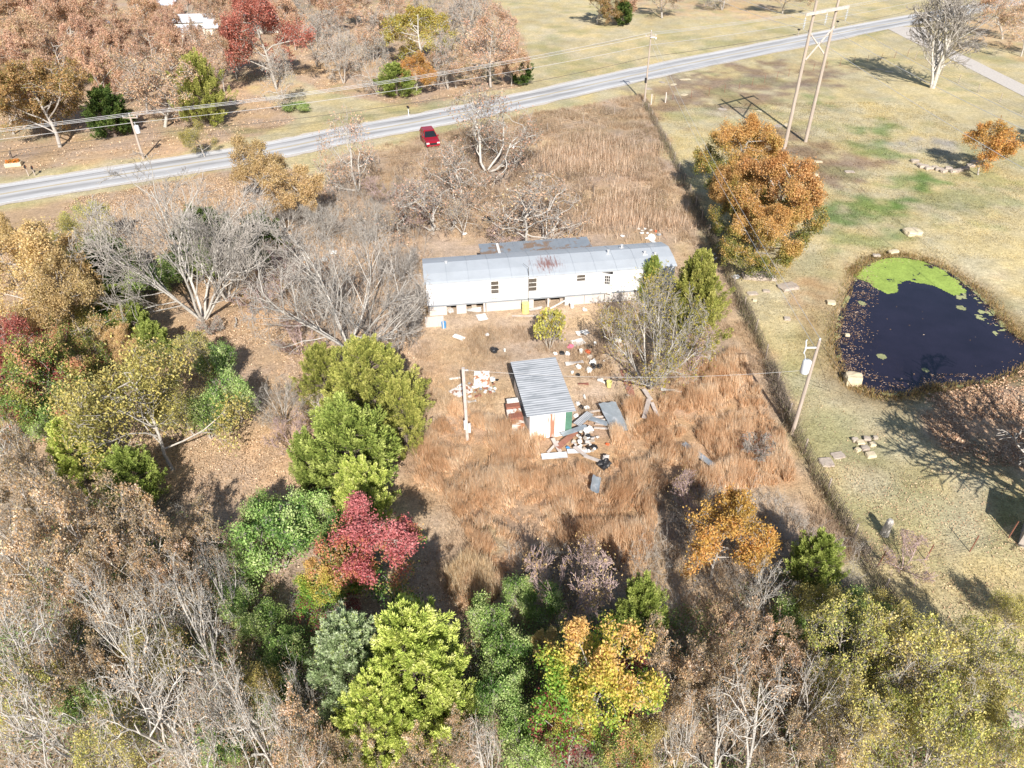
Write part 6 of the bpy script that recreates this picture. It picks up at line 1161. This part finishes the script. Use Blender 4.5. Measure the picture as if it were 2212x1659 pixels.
for a_, c_, w_, m_, lab, z_ in [((1505, 1025), (1690, 1000), .14, 'plank', 'pale plank, top one of the ladder-like pile right of the shed', (.2, .2)), ((1520, 1080), (1700, 1070), .12, 'plank', 'pale plank, second of the ladder-like pile right of the shed', (.2, .2)), ((1545, 1110), (1720, 1100), .1, 'plank', 'pale plank, third of the ladder-like pile right of the shed', (.22, .22)), ((1560, 1150), (1700, 1160), .1, 'plank', 'pale plank, fourth of the ladder-like pile right of the shed', (.2, .2)), ((1550, 1190), (1710, 1200), .14, 'plank', 'pale plank, lowest of the ladder-like pile right of the shed', (.2, .2)),
        ((1120, 1300), (1200, 1440), .25, 'plank', 'short grey plank standing in the heap before the shed', (.45, .3)), ((1070, 1450), (1180, 1330), .16, 'plank', 'grey plank at the left end of the heap before the shed', (.2, .4)), ((1170, 1400), (1360, 1230), .4, 'redwood', 'red-brown plank beneath the long pale metal strip', (.35, .35)),
        ((1345, 1385), (1480, 1490), .24, 'plank', 'grey plank left part below the rubble heap', (.45, .3)), ((1450, 1480), (1680, 1560), .24, 'plank', 'long grey plank running to the black stump', (.35, .3)), ((2065, 790), (2140, 900), .3, 'plank', 'upper grey plank at the foot of the fan-shaped tree', (.3, .3)), ((2120, 895), (2070, 1090), .3, 'plank', 'lower grey plank below the fan-shaped tree', (.3, .3)), ((2150, 930), (2215, 1080), .25, 'plank', 'grey plank right of the lower one below the fan-shaped tree', (.2, .2)),
        ((1895, 845), (1945, 910), .2, 'plank', 'short pinkish plank left of the fan-shaped tree foot', (.15, .15)), ((1855, 590), (1990, 1010), .5, 'redwood', 'wide brown weathered ramp board left of the fan-shaped tree foot', (.06, .06)), ((380, 600-580), (1050, 30), .12, 'plank', 'long thin pale board in the yard below the yellow barrel', (.08, .08))]:
    if a_ == (380, 20): a_ = (700, 30)
    board(z5(*a_), z5(*c_), w_, m_, lab, z_)
hg = 'white bits of the rubble heap before the shed'
for i in range(40):
    a_ = rj.rand()*6.28; rr_ = math.sqrt(rj.rand()); x = 1470+rr_*math.cos(a_)*135; y = 1320+rr_*math.sin(a_)*145; m_ = ['plastic_white', 'skirt', 'black', 'rock'][rj.choice(4, p=[.34, .26, .22, .18])]
    if rj.rand() < .45: sheet(*z5(x, y), .15+.2*rj.rand(), .12+.15*rj.rand(), rj.rand()*3, m_, 'rubble_piece', 'broken piece in the white rubble heap before the shed', 'rubble', z=.25+.2*(1-rr_), curl=.03, th=.07, tilt=(rj.randn()*.3, rj.randn()*.3), group=hg)
    else: lump(*z5(x, y), .09+.11*rj.rand(), m_, 'rubble_piece', 'broken piece in the white rubble heap before the shed', 'rubble', z=.25+.2*(1-rr_), group=hg)
lump(*z5(1280, 1395), .13, 'blue', 'blue_toy', 'small blue object at the left of the rubble heap', 'toy'); lump(*z5(1660, 1570), .4, 'black', 'burnt_stump', 'charred black stump at the end of the long grey plank', 'stump', flat=.8, z=.2); lump(*z5(1675, 1500), .2, 'skirt', 'pale_block', 'pale block on top of the charred stump', 'block', z=.45)
lump(*z5(1385, 940), .15, 'plastic_white', 'jug', 'white jug at the lower right corner of the shed roof', 'jug', flat=1); lump(*z5(1475, 980), .2, 'plastic_white', 'white_tub', 'white tub above the corrugated sheet at the shed corner', 'tub'); lump(*z5(1420, 975), .2, 'black', 'tyre_scrap', 'dark scrap beside the white tub at the shed corner', 'scrap', flat=.4); lump(*z5(1365, 1065), .18, 'plastic_white', 'white_bag', 'white bag against the right side of the shed', 'bag'); lump(*z5(1490, 1210), .33, 'plastic_white', 'white_bag', 'white bag between the long metal strip and the rubble', 'bag', z=.4); lump(*z5(1690, 1360), .12, 'orange', 'toy', 'small orange-red object right of the rubble heap', 'toy')
sheet(1510, 982, .4, 2.7, math.radians(34), 'dullmetal', 'roofing_strip', 'long grey roofing strip lying in the tall grass near the fence', 'metal strip', z=.45, curl=.06); sheet(1287, 1044, .5, 1.3, math.radians(-12), 'dullmetal', 'grey_cloth', 'crumpled grey cloth in the tall grass below the charred stump', 'cloth', z=.55, curl=.2)
sheet(1450, 842, 1.4, .35, -.15, 'plastic_white', 'white_board', 'long white board right of the fan-shaped tree foot', 'board', z=.3); lump(1521, 858, .16, 'plastic_white', 'white_box', 'small white box in the tall grass right of the long white board', 'box', z=.4); lump(1440, 793, .25, 'black', 'trash_bag', 'dark bag right of the fan-shaped tree trunk', 'bag')
# beside the trailer
p = G(*z4(878, 706)); o = MB().lathe([(.02, 0), (.29, 0), (.30, .02), (.29, .3), (.305, .32), (.29, .34), (.29, .62), (.305, .64), (.29, .66), (.29, .92), (.28, .94), (.26, .91), (.02, .91)], 18).build('barrel', MT['yellow'], label='yellow plastic barrel standing against the trailer skirting', cat='barrel'); o.location = tuple(p)
p = G(*z4(203, 830)); o = MB().lathe([(.02, 0), (.18, 0), (.2, .5), (.19, .52), (.02, .5)], 14).build('blue_drum', MT['blue'], label='small blue drum by the left corner of the trailer', cat='drum'); o.location = tuple(p)
q = G(*z4(130, 822)); o = MB().box(-.75, -.05, 0, .7, .02, 1.0).box(.6, -.5, 0, .68, -.05, .8).build('loose_skirting', MT['skirt'], label='loose whitish skirting sheets standing at the left corner of the trailer', cat='panel'); o.location = tuple(q); o.rotation_euler = (.1, 0, TRZ)
bucket(*z4(1265, 665), 'plastic_white', 'white bucket near the trailer skirting right of the gap', 1.1); lump(*z4(1368, 682), .22, 'plastic_white', 'white_bag', 'round white bag in the weeds right of the white bucket by the trailer', 'bag'); sheet(*z4(965, 672), 1.1, .35, .3, 'skirt', 'scrap_sheet', 'whitish scrap sheet right of the yellow barrel', 'sheet', z=.2)
board(z4(1085, 672), z4(1215, 600), .12, 'plastic_white', 'white board leaning on the trailer skirting', (.1, .6)); sheet(*z4(450, 680), 1.2, .5, .1, 'plastic_white', 'white_sheet', 'white sheet under the left gap of the trailer', 'sheet', z=.15); lump(*z4(260, 690), .3, 'skirt', 'debris', 'rubble under the left gap of the trailer', 'debris')
# rubbish behind the trailer and in the thicket
tg_ = 'pale rubbish behind the right end of the trailer'
for i, (x, y) in enumerate([(1815, 10), (1850, 25), (1870, 10), (1890, 45), (1920, 20), (1845, 45), (1885, 88), (1945, 125), (1682, 70)]): lump(*z4(x, y), .14+.12*rj.rand(), 'plastic_white', 'scrap', 'pale scrap in the rubbish behind the right end of the trailer', 'scrap', group=tg_, flat=.4)
lump(*z4(1960, 30), .16, 'orange', 'toy', 'orange object in the rubbish behind the trailer', 'toy'); lump(*z4(1985, 58), .2, 'dullmetal', 'grey_pot', 'grey pot in the rubbish behind the trailer', 'pot')
for i, (u, v) in enumerate([(945, 495), (960, 488), (975, 495), (935, 505), (1003, 505), (650, 605), (655, 560), (600, 580), (700, 560), (720, 545), (980, 480)]): lump(u, v, .22+.15*rj.rand(), 'plastic_white' if i > 3 else 'rock', 'scrap', 'pale scrap lying among the leafless trees left of the trailer', 'scrap', group='pale scraps in the leafless thicket', flat=.4)
p = G(1136, 492); e = empty('tree_stump', tuple(p), 0, label='grey standing snag left of the silvery dead oak', cat='stump'); MB().tube([(0, 0, 0), (.05, 0, .8), (.15, 0, 1.6)], [.22, .17, .1], 8).build('trunk', MT['barkpale'], e)
o = sheet(1085, 478, .1, .1, 0, 'black', 'tyre', 'black tyre-like junk left of the silvery dead oak', 'tyre'); bpy.data.objects.remove(o)
p = G(1050, 475); n = 20; o = MB().add(*(lambda: ([((.33+.11*math.cos(b))*math.cos(a), (.33+.11*math.cos(b))*math.sin(a), .11+.11*math.sin(b)) for a in np.linspace(0, 2*math.pi, n, endpoint=False) for b in np.linspace(0, 2*math.pi, 8, endpoint=False)], [(i*8+j, ((i+1) % n)*8+j, ((i+1) % n)*8+(j+1) % 8, i*8+(j+1) % 8) for i in range(n) for j in range(8)]))()).build('discarded_tyre', MT['tyre'], label='black old tyre under the limbs left of the silvery dead oak', cat='tyre'); o.location = tuple(p); o.rotation_euler = (.5, 0, 0)
# pale planks by the fence near the trailer's right end
for i, (a_, c_, lab) in enumerate([((1505, 572), (1545, 548), 'upper pale plank leaning by the fence right of the trailer'), ((1512, 578), (1550, 556), 'lower pale plank leaning by the fence right of the trailer')]): board(a_, c_, .16, 'plastic_white', lab, (.1, .3))
lump(1590, 598, .3, 'ceramic', 'white_bag', 'whitish bag caught in the fence by the sandstone slab', 'bag')
lump(1317, 1530-0, .2, 'plastic_white', 'scrap', 'white scrap on the ground', 'scrap') if False else None
sheet(1317, 1533-360, .3, .2, .3, 'plastic_white', 'paper_scrap', 'white paper scrap at the left edge of the tall grass', 'scrap') if False else None
lump(1314/1.0-0, 1532-361, .12, 'plastic_white', 'paper_scrap', 'tiny white scrap in the lower tall grass', 'scrap', z=.5)

# ------------------------------------------------------------ ROADSIDE THINGS
def mailbox(u, v, label, m_='black', pm='wood', h=1.1):
    p = G(u, v); e = empty('mailbox', tuple(p), .5, label=label, cat='mailbox'); MB().box(-.05, -.05, -.1, .05, .05, h).build('post', MT[pm], e)
    n = 8; prof = [(-.11, h), (-.11, h+.14)]+[(.11*-math.cos(t), h+.14+.11*math.sin(t)) for t in np.linspace(0, math.pi, n)][1:-1]+[(.11, h+.14), (.11, h)]; k_ = len(prof)
    MB().add([(x, y, z_) for y in (-.3, .3) for x, z_ in prof], [tuple(range(k_)), tuple(range(2*k_-1, k_-1, -1))]+[(i, i+k_, (i+1) % k_+k_, (i+1) % k_) for i in range(k_)]).build('box', MT[m_], e); MB().box(.115, -.15, h+.05, .13, -.1, h+.3).build('flag', MT['orange'], e)
mailbox(62, 380, 'dark mailbox, left of two by the road at the left edge', h=1.0); mailbox(76, 380, 'dark mailbox, right of two by the road at the left edge', h=.9); mailbox(883, 250, 'black mailbox on a white post beyond the road above the red car', pm='plastic_white'); mailbox(1723, 78, 'black mailbox beyond the road left of the H-shaped structure'); mailbox(1806, 62, 'black mailbox beyond the road right of the H-shaped structure', h=1.3)
p = G(31, 358); e = empty('planter', tuple(p), .3, label='tan planter box of orange flowers by the road at far left', cat='planter'); MB().box(-.9, -.55, 0, .9, .55, .45).build('box', MT['rockpale'], e, bevel=.03)
r = np.random.RandomState(3); n = 500; P = np.stack([r.uniform(-.75, .75, n), r.uniform(-.4, .4, n), .45+.3*r.rand(n)], 1); link('flowers', leafquads(r, P, .14, pick(r, [(.62, .18, .03), (.66, .28, .04), (.2, .2, .05)], r.rand(n)), 'flowers'), e)
p = G(25, 342); MB().tube([(0, 0, 0), (.1, 0, .8), (.35, .1, 1.3)], [.16, .13, .09], 8).build('tree_stump', MT['barkdark'], label='dark broken stump just behind the planter', cat='stump').location = tuple(p)
# stump on the lawn and the weathered panel at the right edge with its shadow
p = G(1910, 1155); e = empty('tree_stump', tuple(p), 0, label='pale weathered upright stump on the lawn right of the fence', cat='stump'); MB().tube([(0, 0, -.1), (0, .02, .5), (.03, .02, 1.0), (.05, .05, 1.15)], [.26, .2, .19, .12], 9).build('trunk', MT['barkpale'], e)
p = G(2198, 1178); e = empty('animal_shelter', tuple(p), math.radians(-38), label='weathered board shelter cut off by the right edge above the paddock fence', cat='shelter')
MB().box(0, 0, 0, 2.2, .1, 1.75).box(0, .1, 0, .1, 1.9, 1.75).build('wall', MT['plank'], e); MB().add([(-.1, -.15, 1.76), (2.4, -.15, 1.76), (2.4, 2.0, 1.9), (-.1, 2.0, 1.9), (-.1, -.15, 1.84), (2.4, -.15, 1.84), (2.4, 2.0, 1.98), (-.1, 2.0, 1.98)], [(3, 2, 1, 0), (4, 5, 6, 7), (0, 1, 5, 4), (1, 2, 6, 5), (2, 3, 7, 6), (3, 0, 4, 7)]).build('roof', MT['dullmetal'], e)
# fallen branches
def branch(u, v, L_, rz, label, seed):
    r_ = np.random.RandomState(seed); P = np.zeros((1, 3)); P[0, 2] = .25; D = np.array([[1., 0, .03]]); out, _ = grow(r_, P, D, np.array([L_]), np.array([.07]), [dict(seg=6, wob=.15, n=6, ang=(20, 55), lr=(.3, .5), ctrop=0, rmin=.015), dict(seg=4, wob=.2, n=3, ang=(20, 50), lr=(.3, .5), ctrop=0, rmin=.01), dict(seg=3, wob=.2)])
    q = np.concatenate(out); q[:, [2, 5]] = np.abs(q[:, [2, 5]]*.6); V, Q = tubes(q, 4); p = G(u, v); o = link('fallen_branch', fastmesh('fallen_branch', V, Q, 4, MT['barkpale']), label=label, cat='branch'); o.location = tuple(p); o.rotation_euler = (0, 0, rz)
branch(180, 790, 3.6, .1, 'pale fallen branch below the broad tan oak, upper one', 1); branch(195, 830, 3.4, 0, 'pale fallen branch below the broad tan oak, lower one', 2); branch(510, 690, 1.6, -1.2, 'short pale dead branch at the foot of the big fanned tree', 3); branch(1585, 545-4, 1.5, .3, 'fallen branch in the field behind the trailer', 4)
